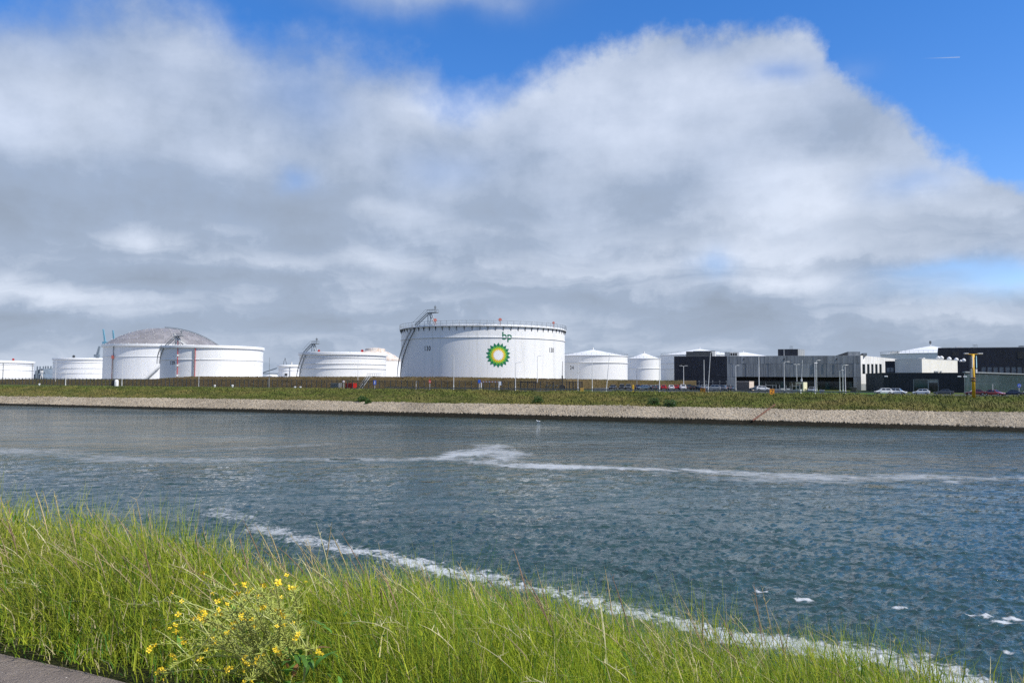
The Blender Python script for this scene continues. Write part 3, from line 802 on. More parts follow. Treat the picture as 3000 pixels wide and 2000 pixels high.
    C3 = poly([(1440, 1310, 3, .9, .8), (1485, 1328, 3.5, .95, .9), (1450, 1350, 4, 1.0, .95)])
    C4 = poly([(1950, 1386, 3, .85, .6), (2100, 1397, 4, .88, .6), (2300, 1408, 4, .86, .55), (2480, 1412, 3, .84, .5)])
    C7 = poly([(560, 1318, 4, .84, .4), (760, 1312, 4, .86, .4), (960, 1300, 3, .84, .4)])
    C5 = poly([(2790, 1413, 1.6, .85, .85), (2860, 1408, 1.6, .8, .8)])
    C6 = poly([(1180, 1297, 2.0, .6, .6), (1230, 1298, 2, .62, .6)])
    foam_obj('drifting_foam', [C1, C2, C3, C4, C5, C6, C7], M['foam2'], 'thin pale foam streak drifting across the middle of the canal', 1.4)
water()

# ================================================================== TANKS
def text_data(body, size, bold=0.0, space=1.0):
    cu = bpy.data.curves.new('lettering', 'FONT'); cu.body = body; cu.size = size; cu.offset = bold; cu.space_character = space; cu.align_x = 'CENTER'; cu.align_y = 'CENTER'
    cu.resolution_u = 6
    ob = bpy.data.objects.new('lettering_tmp', cu); COL.objects.link(ob)
    dg = bpy.context.evaluated_depsgraph_get(); dg.update()
    me = bpy.data.meshes.new_from_object(ob.evaluated_get(dg))
    v = np.array([q.co[:] for q in me.vertices]); f = [tuple(p.vertices) for p in me.polygons]
    bpy.data.objects.remove(ob); bpy.data.curves.remove(cu); bpy.data.meshes.remove(me)
    return v, f
def wrap(mb, v2, f, R, a0, z0):
    """lay flat points (x right, y up) on a cylinder of radius R about the local origin"""
    mb.add([(R * math.sin(a0 + x / R), -R * math.cos(a0 + x / R), z0 + y) for x, y in v2], f); return mb
def ang_of(c, R, px):
    """angle on the shell (0 = towards -Y) seen in photo column px"""
    v = ray(px, hor(px)); dx, dy = v.x / v.y, 1.0
    # intersect the column's vertical plane with the circle, nearest hit
    A = dx * dx + 1; B = -2 * (dx * c.x + c.y); Cq = c.x ** 2 + c.y ** 2 - R * R
    D = max(B * B - 4 * A * Cq, 0.0); t = (-B - math.sqrt(D)) / (2 * A)
    return math.atan2(dx * t - c.x, -(t - c.y))
def spiral_stair(parent, R, a0, z0, a1, z1, width=1.1, mat='steel'):
    st = MB(); tr = MB(); hr = MB(); n = max(8, int(abs(a1 - a0) * R / 1.2))
    pts = [(a0 + (a1 - a0) * i / n, z0 + (z1 - z0) * i / n) for i in range(n + 1)]
    P = lambda r, a, z: (r * math.sin(a), -r * math.cos(a), z)
    for r in (R + 0.12, R + 0.12 + width):
        st.tube([P(r, a, z) for a, z in pts], 0.13, 5)
    ns = n * 3
    for i in range(ns):
        a = a0 + (a1 - a0) * (i + .5) / ns; z = z0 + (z1 - z0) * (i + .5) / ns
        p = Vector(P(R + 0.12, a, z)); q = Vector(P(R + 0.12 + width, a, z)); e = (q - p); t = Vector((math.cos(a), math.sin(a), 0)) * 0.28
        tr.obox(p - t / 2, e, t, (0, 0, 0.05))
    for dz in (0.55, 1.1):
        hr.tube([P(R + 0.12 + width, a, z + dz) for a, z in pts], 0.05, 4)
    for a, z in pts: hr.tube([P(R + 0.12 + width, a, z), P(R + 0.12 + width, a, z + 1.1)], 0.045, 4)
    s = st.build('stairway', M[mat], parent, local=True)
    tr.build('treads', M[mat], s, local=True); hr.build('handrail', M[mat], s, local=True)
def gantry(parent, R, a, z, px_m, mat='steel', flip=1, lift=4.2, w=8.0):
    """rolling-ladder platform standing on the rim: sloping ladder up, small deck, mast"""
    t = Vector((math.cos(a), math.sin(a), 0)) * flip; nrm = Vector((math.sin(a), -math.cos(a), 0))
    o = Vector((R * math.sin(a), -R * math.cos(a), z))
    mb = MB()
    for s in (0.0, -1.2):
        k = nrm * s
        mb.tube([o + k - t * w * 0.6, o + k + t * w * 0.12 + Vector((0, 0, lift))], 0.16, 5)
        mb.tube([o + k - t * w * 0.72 + Vector((0, 0, .9)), o + k + Vector((0, 0, lift + 1.1)), o + k + t * w * 0.6 + Vector((0, 0, lift + 1.1))], 0.06, 4)
        mb.tube([o + k + t * w * 0.12 + Vector((0, 0, lift)), o + k + t * w * 0.62 + Vector((0, 0, lift))], 0.16, 5)
        mb.tube([o + k + t * w * 0.16, o + k + t * w * 0.16 + Vector((0, 0, lift))], 0.14, 5)
        mb.tube([o + k + t * w * 0.55, o + k + t * w * 0.2 + Vector((0, 0, lift * .95))], 0.17, 5)
        for i in range(6):
            q = o + k + t * w * (0.12 + 0.1 * i) + Vector((0, 0, lift)); mb.tube([q, q + Vector((0, 0, 1.1))], 0.05, 4)
    for i in range(14):
        f = i / 13.0; p = o - t * w * 0.6 + (t * w * 0.72 + Vector((0, 0, lift))) * f
        mb.obox(p, nrm * -1.2, t * 0.25, (0, 0, 0.06))
    mb.obox(o + t * w * 0.12 + Vector((0, 0, lift)), nrm * -1.2, t * w * 0.5, (0, 0, 0.12))
    g = mb.build('ladder_platform', M[mat], parent, local=True)
    m = MB(); q = o + t * w * 0.5 + Vector((0, 0, lift)) - nrm * 0.6
    m.tube([q, q + Vector((0, 0, 2.6))], 0.13, 6); m.obox(q + Vector((-.35, -.35, 1.5)), (0.7, 0, 0), (0, 0.7, 0), (0, 0, 0.7))
    m.build('mast', M[mat], g, local=True)
    return g
def tank(px, d, hw, top_py, label, roof='open', apex_py=None, rings=(), rim=(1.1, 0.6), mat='tank', name='storage_tank', number=None, num_px=None, num_py=None, num_size=2.0, ring_r=0.26, seg=144):
    c = at_d(px, hor(px), d); R = d * math.sin(math.atan(hw / F)) ; R *= d / math.hypot(c.x, c.y)
    zt = at_d(px, top_py, d).z; base = Vector((c.x, c.y, GZ)); H = zt - GZ
    t = thing(name, label, 'tank', base)
    mb = MB(); mb.lathe([(R, 0), (R, H)], n=seg); mb.lathe([(R, H), (R - 0.15, H)], n=seg); mb.lathe([(R - 0.15, H), (R - 0.15, H - 2.4)], n=seg)
    mb.build('shell', M[mat], t, smooth=True, local=True)
    if roof == 'open' and rim:
        hgt, out = rim
        MB().lathe([(R + 0.02, H - hgt), (R + out, H - hgt), (R + out, H - hgt * .25), (R + out * .8, H + 0.03), (R - 0.1, H + 0.03)], n=seg).build('wind_girder', M['tank'], t, local=True)
    for py in rings:
        z = at_d(px, py, d).z - GZ
        MB().lathe([(R + 0.01, z - 0.14), (R + ring_r, z - 0.12), (R + ring_r, z + 0.05), (R + 0.01, z + 0.10)], n=seg).build('stiffener_ring', M[mat], t, local=True)
    if roof == 'cone':
        za = at_d(px, apex_py, d).z - GZ
        rf = MB().lathe([(R + 0.25, H - 0.25), (R + 0.25, H + 0.02), (R * .9, H + (za - H) * .085), (R * .5, H + (za - H) * .5), (R * .06, za * 1.0 - (za - H) * .03), (0.02, za)], n=seg).build('roof', M['cone'], t, local=True)
        MB().tube([(0, 0, za - .2), (0, 0, za + 0.9)], 0.35, 8).build('vent', M['wsteel'], rf, local=True)
        return t, R, H, c
    MB().lathe([(0.02, H - 2.5), (R - .3, H - 2.5)], n=32).build('floating_roof', M['steel'], t, local=True) if roof == 'open' else None
    if number:
        v, f = text_data(number, num_size, .035)
        a = ang_of(c, R, num_px); z = at_d(num_px, num_py, d - R * math.cos(a)).z - GZ
        wrap(MB(), v[:, :2], f, R + 0.05, a, z).build('number', M['black'], t, local=True)
    return t, R, H, c
def rail_ring(t, R, z, n, h=1.1, mat='rail', posts=True, thick=0.06):
    mb = MB()
    for dz in (h * .5, h): mb.lathe([(R - thick, z + dz), (R, z + dz - thick), (R + thick, z + dz), (R, z + dz + thick), (R - thick, z + dz)], n=96)
    for i in range(n):
        a = 2 * math.pi * i / n; p = Vector((R * math.sin(a), -R * math.cos(a), z)); mb.tube([p, p + Vector((0, 0, h))], thick, 4)
    return mb.build('handrail', M[mat], t, local=True)
def pipe_down(t, R, a, z0, z1, mat, name='riser_pipe', r=0.16):
    p = Vector(((R + .3) * math.sin(a), -(R + .3) * math.cos(a), 0))
    return MB().tube([p + Vector((0, 0, z0)), p + Vector((0, 0, z1))], r, 6).build(name, M[mat], t, local=True)

# -- the big branded tank
t, R, H, c = tank(1415, 296, 240, 966, 'largest white oil tank with a green and yellow flower emblem', rings=(1000,), rim=None, mat='tank2', number=None)
MB().lathe([(R + 0.02, H - 0.75), (R + .65, H - 0.66), (R + .65, H - 0.45), (R - .1, H - 0.45)], n=96).build('walkway', M['tank'], t, local=True)
rail_ring(t, R + .62, H - 0.5, 84, 1.7, 'rail', thick=0.06)
bmesh_ = MB().add([(-0.07, 0, 0), (-0.07, -.6, 0), (-0.07, 0, -1.5), (0.07, 0, 0), (0.07, -.6, 0), (0.07, 0, -1.5)], [(0, 1, 2), (3, 5, 4), (0, 3, 4, 1), (1, 4, 5, 2), (2, 5, 3, 0)]).mesh('bracket')
bmesh_.materials.append(M['dsteel'])
for i in range(72):
    a = 2 * math.pi * i / 72
    inst('bracket', bmesh_, t, None, (R * math.sin(a), -R * math.cos(a), H - 0.72), a)
for txt, npx, npy, sz in (('130', 1251, 1021, 2.0), ('130', 1615, 1026, 2.0)):
    v, f = text_data(txt, sz, .03, 1.15); a = ang_of(c, R, npx); z = at_d(npx, npy, c.y - R * math.cos(a)).z - GZ
    wrap(MB(), v[:, :2] * np.array([0.95, 1.15]), f, R + 0.05, a, z).build('number', M['black'], t, local=True)
M['darkgreen'] = pmat('emblem_dark_green', (0.006, 0.15, 0.075), (0.010, 0.18, 0.09), 1.2, 0.5)
M['leafgreen'] = pmat('emblem_leaf_green', (0.10, 0.40, 0.035), (0.12, 0.44, 0.04), 1.2, 0.5)
M['lime'] = pmat('emblem_lime', (0.46, 0.52, 0.035), (0.50, 0.55, 0.04), 1.2, 0.5)
M['emblemwhite'] = pmat('emblem_white', (0.84, 0.84, 0.84), (0.82, 0.82, 0.82), 1.2, 0.5)
M['amber'] = pmat('emblem_amber', (0.82, 0.48, 0.015), (0.85, 0.55, 0.02), 1.2, 0.5)
v, f = text_data('bp', 3.7, 0.055); a = ang_of(c, R, 1484.5); z = at_d(1484, 984.5, c.y - R * math.cos(a)).z - GZ
wrap(MB(), v[:, :2], f, R + 0.06, a, z).build('lettering', M['darkgreen'], t, local=True)
def emblem():
    a0 = ang_of(c, R, 1459.5); z0 = at_d(1459, 1040, c.y - R * math.cos(a0)).z - GZ; RR = 37.5 * (c.y - R) / F
    def ngon(r, n=36): return [(r * math.sin(2 * math.pi * i / n), r * math.cos(2 * math.pi * i / n)) for i in range(n)]
    e = wrap(MB(), ngon(RR * .52), [tuple(range(36))[::-1]], R + 0.03, a0, z0).build('emblem', M['amber'], t, local=True)
    layers = [('darkgreen', 0.50, 1.0, 0.78, 0, 0.05), ('leafgreen', 0.46, 0.80, 0.62, 0.5, 0.08), ('lime', 0.42, 0.64, 0.53, 0, 0.11), ('amber', 0.36, 0.565, 0.45, 0.5, 0.14), ('emblemwhite', 0.01, 0.46, 0.33, 0, 0.17)]
    for mn, r0, r1, rm, sh, lift in layers:
        for i in range(18):
            th = 2 * math.pi * (i + sh) / 18; hw = math.pi / 18 * 1.0
            pts2 = [(r0 * RR * math.sin(th - hw * .9), r0 * RR * math.cos(th - hw * .9)), (rm * RR * math.sin(th - hw), rm * RR * math.cos(th - hw)), (r1 * RR * math.sin(th), r1 * RR * math.cos(th)),
                    (rm * RR * math.sin(th + hw), rm * RR * math.cos(th + hw)), (r0 * RR * math.sin(th + hw * .9), r0 * RR * math.cos(th + hw * .9))]
            wrap(MB(), pts2, [(4, 3, 2, 1, 0)], R + lift, a0, z0).build('petal', M[mn], e, local=True)
emblem()
aL = ang_of(c, R, 1186)
spiral_stair(t, R, ang_of(c, R, 1178) - 0.30, 0.5, ang_of(c, R, 1216), H - 0.9, 1.2, 'steel')
gantry(t, R + 0.4, ang_of(c, R, 1246), H + 0.2, 1, 'steel', 1, 4.0, 8.5)
for k, (qx, rr) in enumerate(((1273, .6), (1464, .58), (1621, .45))):
    a = ang_of(c, R, qx); p = Vector((R * math.sin(a), -R * math.cos(a), H + 1.55))
    MB().disc(p, rr, (0.2, -1, 0.1), 0.35, 14).tube([p - Vector((0, 0, 1.7)), p], 0.08, 5).build('foam_pourer', M['fadedred'], t, local=True)

# -- tank 129 in front of the domed tank
t, R, H, c = tank(622, 350, 151, 1017, 'white tank marked 129 standing in front of the domed tank', rings=(1056,), number='129', num_px=503.5, num_py=1063, num_size=2.1)
aS = ang_of(c, R, 480)
spiral_stair(t, R, aS - 0.45, H * .55, aS, H - 0.6, 1.1)
gantry(t, R, ang_of(c, R, 505), H + 0.1, 1, 'steel', 1, 3.8, 8.0)
gantry(t, R, ang_of(c, R, 520), H + 0.1, 1, 'wsteel', -1, 2.6, 5.5)
for qx in (520, 571):
    pipe_down(t, R, ang_of(c, R, qx), 0.3, H - (0.2 if qx > 550 else -1.8), 'red', 'foam_riser', 0.13)
pipe_down(t, R, ang_of(c, R, 567), 0.3, H - 1, 'steel', 'drain_pipe', 0.2)
for zz in (.25, .5, .75):
    a = ang_of(c, R, 522); p = Vector(((R + .5) * math.sin(a), -(R + .5) * math.cos(a), H * zz)); MB().disc(p, .42, (0.3, -1, 0), .3, 10).build('valve_box', M['signwhite'], t, local=True)

# -- domed tank
t, R, H, c = tank(475, 420, 171, 1014, 'white tank with a grey panelled dome roof', roof='dome', rings=(1048,))
MB().lathe([(R + 0.02, H - 1.1), (R + .9, H - 1.1), (R + .9, H + 0.1), (R - .1, H + 0.15)], n=96).build('wind_girder', M['tank'], t, local=True)
def panel_dome(t, R, H, za):
    h = za - H; S = (R * R + h * h) / (2 * h); th0 = math.asin(min(1, R / S))
    rings = [1.0, .86, .72, .58, .44, .30, .15]; cnt = [40, 36, 30, 24, 18, 12]
    rf = MB().lathe([(R * k * .985, H + math.sqrt(S * S - (R * k) ** 2) - (S - h) - 0.25) for k in (1, .8, .6, .4, .2, 0.01)], n=48).build('dome_roof', M['dsteel'], t, smooth=True, local=True)
    P = lambda k, a: Vector((R * k * math.sin(a), -R * k * math.cos(a), H + math.sqrt(S * S - (R * k) ** 2) - (S - h)))
    hubs = MB()
    for ri in range(6):
        k0, k1, n = rings[ri], rings[ri + 1], cnt[ri]
        for i in range(n):
            a0, a1 = 2 * math.pi * (i + .5 * (ri % 2)) / n, 2 * math.pi * (i + 1 + .5 * (ri % 2)) / n
            q = [P(k0, a0), P(k0, a1), P(k1, a1), P(k1, a0)]; m = sum(q, Vector()) / 4; q = [m + (w - m) * .985 for w in q]
            up = m - Vector((0, 0, H - (S - h))); up = up.normalized() * .12
            mb = MB().add(q + [w + up for w in q], [(0, 3, 2, 1), (4, 5, 6, 7), (0, 1, 5, 4), (1, 2, 6, 5), (2, 3, 7, 6), (3, 0, 4, 7)])
            mb.build('panel', M['dome'], rf, local=True)
            hubs.disc(P(k0, a0) + up * 2.0, 0.22, up, 0.2, 8)
    tag(hubs.build('panel_hubs', M['wsteel'], rf, local=True), kind='stuff')
    k = MB().lathe([(R * .15, za - .55), (R * .1, za - .1), (0.02, za + .1)], n=20).build('crown', M['steel'], rf, local=True)
    # curved inspection ladder over the dome
    arch = MB(); ua = math.atan2(0.95, -0.30)
    for s in (-.035, .035):
        arch.tube([P(q, ua + s) + Vector((0, 0, .2)) for q in np.linspace(.02, 1, 14)], 0.16, 5)
        arch.tube([P(q, ua + s) + Vector((0, 0, .75)) for q in np.linspace(.02, 1, 14)], 0.10, 4)
    arch.build('roof_ladder', M['dsteel'], rf, local=True)
panel_dome(t, R, H, at_d(475, 962, 420).z - GZ)
pipe_down(t, R, ang_of(c, R, 331), 0.3, H - 1, 'steel', 'drain_pipe', 0.2)
pipe_down(t, R, ang_of(c, R, 329), 0.3, H * .62, 'fadedred', 'foam_riser', 0.18)
a = ang_of(c, R, 331); p = Vector(((R + .5) * math.sin(a), -(R + .5) * math.cos(a), H * .63)); MB().obox(p + Vector((-.5, -.4, 0)), (1.0, 0, 0), (0, .8, 0), (0, 0, 1.7)).build('foam_box', M['fadedred'], t, local=True)
spiral_stair(t, R, ang_of(c, R, 420), 0.4, ang_of(c, R, 468), H * .42, 1.1)

# -- the other tanks
t, R, H, c = tank(-62, 420, 166, 1057, 'low white tank cut off by the left picture edge', rings=(1068, 1083))
for qx in (8, 93): pipe_down(t, R, ang_of(c, R, qx), 0.3, H - 1, 'steel', 'drain_pipe', 0.16)
a = ang_of(c, R, 37); MB().disc((R * math.sin(a), -R * math.cos(a), H + .7), .6, (0, -1, 0), .3, 10).build('foam_pourer', M['red'], t, local=True)
t, R, H, c = tank(278, 520, 122, 1051, 'white tank with three dark seams left of the domed tank', rings=(1064, 1079, 1093))
a = ang_of(c, R, 214); MB().disc((R * math.sin(a), -R * math.cos(a), H + .9), .9, (0, -1, 0), .3, 10).build('foam_pourer', M['dsteel'], t, local=True)
t, R, H, c = tank(846, 450, 31, 1069, 'smallest white tank, tucked behind a wider tank', rings=(1084,), rim=(1.0, .7), seg=64)
pipe_down(t, R, ang_of(c, R, 849), 0.3, H - 1, 'steel', 'drain_pipe', 0.16)
MB().tube([(-2.2, -4, H), (-1.2, -4, H + 4.0)], .12, 5).tube([(-.2, -4, H), (-1.2, -4, H + 4.0)], .12, 5).build('ladder_frame', M['dsteel'], t, local=True)
MB().tube([(2.6, -4, H), (2.6, -4, H + 1.6)], .5, 8).build('vent', M['wsteel'], t, local=True)
a = ang_of(c, R, 838); MB().obox(((R + .1) * math.sin(a) - .7, -(R + .1) * math.cos(a) - .2, H * .45), (1.4, 0, 0), (0, .3, 0), (0, 0, 1.1)).build('number_plate', M['black'], t, local=True)
t, R, H, c = tank(1005, 330, 127, 1035, 'white tank with three seams between tank 129 and the big emblem tank', rings=(1050, 1067, 1080))
spiral_stair(t, R, ang_of(c, R, 880) - .25, 0.6, ang_of(c, R, 896), H - .6, 1.1)
gantry(t, R, ang_of(c, R, 907), H + .1, 1, 'steel', 1, 3.2, 6.5)
a = ang_of(c, R, 1060); MB().disc((R * math.sin(a), -R * math.cos(a), H + .6), .55, (0, -1, 0), .3, 10).build('foam_pourer', M['red'], t, local=True)
a = ang_of(c, R, 933); MB().disc((R * math.sin(a), -R * math.cos(a), H + .5), .45, (0, -1, 0), .3, 10).build('foam_pourer', M['red'], t, local=True)
t, R, H, c = tank(1098, 420, 80, 1057, 'white tank with a rust stained dome behind another tank', roof='dome', rings=())
za = at_d(1098, 1024, 420).z - GZ; h = za - H; S = (R * R + h * h) / (2 * h)
rf = MB().lathe([(R + .2, H - .1)] + [(R * k, H + math.sqrt(S * S - (R * k) ** 2) - (S - h)) for k in (1, .85, .7, .5, .3, 0.01)], n=40).build('dome_roof', M['rustdome'], t, local=True)
MB().lathe([(R * .38, za - .9), (R * .36, za + .5), (R * .1, za + 1.0), (.02, za + 1.0)], n=24).build('crown', M['rustdome'], rf, local=True)
rail_ring(t, R + .1, H, 30, 1.0, 'rustdome')
t, R, H, c = tank(1737, 330, 101, 1043, 'white cone roofed tank marked 24 beside the big emblem tank', roof='cone', apex_py=1024.5, rings=(1063.5,), ring_r=.32)
v, f = text_data('24', 2.2); a = ang_of(c, R, 1675); z = at_d(1675, 1077.5, c.y - R * math.cos(a)).z - GZ
wrap(MB(), v[:, :2], f, R + .05, a, z).build('number', M['black'], t, local=True)
rail_ring(t, R + .1, H + .1, 44, .9, 'rail', thick=.035)
t, R, H, c = tank(1887, 380, 48, 1050.5, 'narrow white cone roofed tank between two wider ones', roof='cone', apex_py=1034.5, rings=(1079,), seg=64)
rail_ring(t, R + .1, H + .1, 30, 1.1, 'rail', thick=.04)
t, R, H, c = tank(2050, 400, 115, 1041, 'wide white cone roofed tank behind the navy building', roof='cone', apex_py=1022, rings=(1065, 1081.5))
rail_ring(t, R + .1, H + .1, 44, 1.1, 'rail', thick=.04)
t, R, H, c = tank(2178, 520, 125, 1052, 'white cone roof rising behind the grey building roofline', roof='cone', apex_py=1031.5)
t, R, H, c = tank(2728, 420, 151, 1037.5, 'grey white tank with railed cone roof behind the cream block', roof='cone', apex_py=1013.5, rings=(), mat='tank2')
rail_ring(t, R + .2, H + .1, 70, 1.35, 'steel', thick=.05)
p = at_d(2728, 1013.5, 420) - Vector((c.x, c.y, GZ)); MB().tube([(0, 0, p.z), (0, 0, p.z + 2.6)], .18, 6).obox((-.4, -.3, p.z + 1.2), (.8, 0, 0), (0, .6, 0), (0, 0, 1.6)).build('mast', M['dsteel'], t, local=True)
for i in range(7):
    a = ang_of(c, R, 2612 + i * 4); MB().obox((R * math.sin(a) - .4, -R * math.cos(a), H + .2), (.8, 0, 0), (0, .5, 0), (0, 0, .9)).build('deck_box', M['wsteel'], t, local=True)

# ================================================================== BUILDINGS
class Facade:
    """a vertical plane through two ground points; boxes on it are given in facade or photo coordinates"""
    def __init__(s, p0, p1):
        s.p0 = Vector((p0[0], p0[1], 0)); s.p1 = Vector((p1[0], p1[1], 0)); e = s.p1 - s.p0; s.L = e.length; s.e = e.normalized()
        s.m = Vector((s.e.y, -s.e.x, 0))
        if s.m.dot(-s.p0) < 0: s.m = -s.m
    def hit(s, px, py, o=0.0):
        v = ray(px, py); q = s.p0 + s.m * o
        t = (q - CAMP).dot(s.m) / v.dot(s.m); return CAMP + v * t
    def a(s, px, py=1090, o=0.0): return (s.hit(px, py, o) - s.p0).dot(s.e)
    def z(s, px, py, o=0.0): return s.hit(px, py, o).z
    def box(s, mb, a0, a1, z0, z1, o0, o1):
        q = s.p0 + s.e * a0 + s.m * o0 + Vector((0, 0, z0))
        return mb.obox(q, s.e * (a1 - a0), s.m * (o1 - o0), (0, 0, z1 - z0))
    def pbox(s, mb, px0, py0, px1, py1, o0, o1):
        pm = (px0 + px1) / 2; return s.box(mb, s.a(px0), s.a(px1), s.z(pm, py1), s.z(pm, py0), o0, o1)
    def at(s, a, o=0.0, z=0.0): q = s.p0 + s.e * a + s.m * o; return Vector((q.x, q.y, z))

def xy(px, d): p = at_d(px, hor(px), d); return (p.x, p.y)
# ---- navy and grey works building
A = xy(1975, 312); Bc = xy(2522, 290); FA = Facade(A, Bc)
Bw = (Bc[0] + 78 * 0.631, Bc[1] + 78 * 0.775); FW = Facade(Bc, Bw)
back = [(Bw[0] - 40 * .4, Bw[1] + 20), (A[0] + 34, A[1] + 62)]
ZT = FA.z(2250, 1042.3); ZS = FA.z(2330, 1104)
bld = thing('works_building', 'long navy and grey panelled building with a dark glazed ground floor', 'building', (A[0], A[1], GZ))
sq = lambda pts, k: pts
foot = [A, Bc, Bw] + back
inner = lambda off, off2: [tuple(FA.at(0.3, -off)[:2]), tuple((FA.at(FA.L, -off) + FW.m * -off2)[:2]), tuple(FW.at(FW.L, -off2)[:2])] + [(q[0] - .5, q[1] - .5) for q in back]
MB().prism(inner(.35, .35), ZS, ZT - .25).build('upper_wall', M['greyclad'], bld)
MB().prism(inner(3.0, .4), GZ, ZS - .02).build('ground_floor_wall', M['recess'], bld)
MB().prism(inner(.1, .1), ZT - .24, ZT + 0.02).build('roof', M['roofing'], bld)
a130 = FA.a(2130); a157 = FA.a(2157); a500 = FA.a(2500)
rr = random.Random(4)
# navy panels
n = 9
for i in range(n):
    for z0, z1 in ((GZ, ZS), (ZS, ZT)):
        mb = MB(); FA.box(mb, a130 * i / n + .02, a130 * (i + 1) / n - .02, z0 + .03, z1 - .03, -.32, 0.0); mb.build('panel', M['navy'], bld)
mb = MB(); FA.box(mb, 0, a130, GZ, ZT - .3, -3.2, -.34); mb.build('wall', M['greyclad'], bld)
for px0, py0, px1, py1 in ((1992, 1064, 2006, 1068), (1992, 1072, 2004, 1076), (1993, 1109, 2005, 1113)):
    mb = MB(); FA.pbox(mb, px0, py0, px1, py1, -.02, .05); mb.build('louvre', M['black'], bld)
# grey upright planks, two courses, uneven widths
ZM = FA.z(2330, 1064.5)
for z0, z1, seed in ((ZS, ZM, 1), (ZM, ZT, 2)):
    r2 = random.Random(seed); a = a130
    while a < FA.L - .2:
        w = r2.choice((0.95, 1.2, 1.5, 1.9)); b = min(a + w, FA.L)
        if FA.L - b < .6: b = FA.L
        mb = MB(); FA.box(mb, a + .025, b - .025, z0 + .025, z1 - .025, -.33, r2.uniform(-.03, .05)); mb.build('plank', M['greyp'], bld); a = b
for q0, q1 in ((a130, a157), (a500, FA.L)):
    a = q0; 
    while a < q1 - .2:
        b = min(a + 1.3, q1); mb = MB(); FA.box(mb, a + .02, b - .02, GZ, ZS - .03, -.33, 0.0); mb.build('plank', M['greyp'], bld); a = b
    mb = MB(); FA.box(mb, q0 + .05, q1 - .05, GZ, ZS - .05, -3.2, -.36); mb.build('wall', M['greyclad'], bld)
# ground-floor glazing set back under the overhang
na = 26
for i in range(na):
    a0 = a157 + (a500 - a157) * i / na; a1 = a157 + (a500 - a157) * (i + 1) / na
    mb = MB(); FA.box(mb, a0 + .06, a1 - .06, GZ + .1, GZ + 3.1, -2.95, -2.85); mb.build('pane', M['glass' if i % 5 else 'glassteal'], bld)
    mb = MB(); FA.box(mb, a0 - .05, a0 + .05, GZ, ZS - .05, -2.95, -2.7); mb.build('mullion', M['greyclad'], bld)
mb = MB(); FA.box(mb, a157, a500, GZ + 3.12, GZ + 3.4, -2.95, -2.65); mb.build('transom', M['greyclad'], bld)
# narrow slit windows
for px in (2350, 2380, 2411, 2443, 2474):
    mb = MB(); FA.pbox(mb, px - 1.6, 1066, px + 1.6, 1094, .03, .075); mb.build('slit_window', M['glassblue'], bld)
for px in (2179, 2297, 2451):
    p = FA.hit(px, 1052); MB().disc(p + FA.m * .06, .28, FA.m, .14, 10).build('vent_cap', M['black'], bld)
# white end wall with tall windows
edges = [0.0]; pxs = [2522, 2536.5, 2549, 2560.5, 2572.5, 2584.5, 2598, 2609, 2619, 2629, 2640, 2652]
aw = [FW.a(q) for q in pxs]; zwt = ZT + .05
zb = FW.z(2528, 1124.5)
for i in range(len(aw) - 1):
    z0 = zb if i < 3 else FW.z((pxs[i] + pxs[i + 1]) / 2, 1108)
    win = i < 5
    a0, a1 = aw[i] + .04, aw[i + 1] - .04
    if not win:
        mb = MB(); FW.box(mb, a0, a1, z0, zwt, -.3, .02); mb.build('white_panel', M['whitep'], bld); continue
    wz0 = FW.z(pxs[i] + 7, 1095); wz1 = FW.z(pxs[i] + 7, 1066); k0 = a0 + (a1 - a0) * .30; k1 = a0 + (a1 - a0) * .90
    for q in ((a0, a1, z0, wz0), (a0, a1, wz1, zwt), (a0, k0, wz0, wz1), (k1, a1, wz0, wz1)):
        mb = MB(); FW.box(mb, q[0] + .004, q[1] - .004, q[2] + .004, q[3] - .004, -.3, .02); mb.build('white_panel', M['whitep'], bld)
    mb = MB(); FW.box(mb, k0, k1, wz0, wz1, -.2, -.14); w = mb.build('window', M['glass'], bld)
    mb = MB(); FW.box(mb, k0, k0 + .08, wz0, wz1, -.13, -.02); FW.box(mb, (k0 + k1) / 2 - .04, (k0 + k1) / 2 + .04, wz0 + .01, wz1 - .01, -.13, -.03); mb.build('frame', M['greyclad'], w)
mb = MB(); FW.box(mb, aw[0] + .05, aw[-1], GZ, zb - .02, -.35, -.02); mb.build('plinth', M['greyp'], bld)
for i in range(4):
    mb = MB(); FW.pbox(mb, 2562 + i * 7, 1110, 2567 + i * 7, 1121, .03, .08); mb.build('low_window', M['glass'], bld)
# roof plant
def roof_box(F_, px0, py0, px1, py1, depth, mat, name, parent, o=-3.0, side=None):
    z0, z1 = F_.z((px0 + px1) / 2, py1, o), F_.z((px0 + px1) / 2, py0, o)
    z0 = ZT + .03 if parent is bld else z0
    mb = MB(); F_.box(mb, F_.a(px0, 1040, o), F_.a(px1, 1040, o), z0, z1, o - depth, o); return mb.build(name, M[mat], parent)
roof_box(FA, 2010, 1029, 2086, 1042, 9, 'greyclad', 'roof_house', bld, -6)
roof_box(FA, 2031, 1027.5, 2095, 1042, 7, 'steel', 'roof_house', bld, -16)
for q0, q1, mm in ((2086.5, 2095, 'whitep'), (2123, 2137, 'steel'), (2138, 2165, 'whitep'), (2100, 2110, 'wsteel')):
    u = roof_box(FA, q0, 1031 if q0 > 2120 else (1029 if q0 < 2090 else 1040), q1, 1042, 4, mm, 'roof_unit', bld, -5)
    if q0 == 2138:
        for k in range(3):
            mb = MB(); FA.box(mb, FA.a(2140 + k * 7, 1037, -5), FA.a(2145 + k * 7, 1037, -5), ZT + .35, ZT + 1.35, -4.98, -4.92); mb.build('fan_grille', M['black'], u)
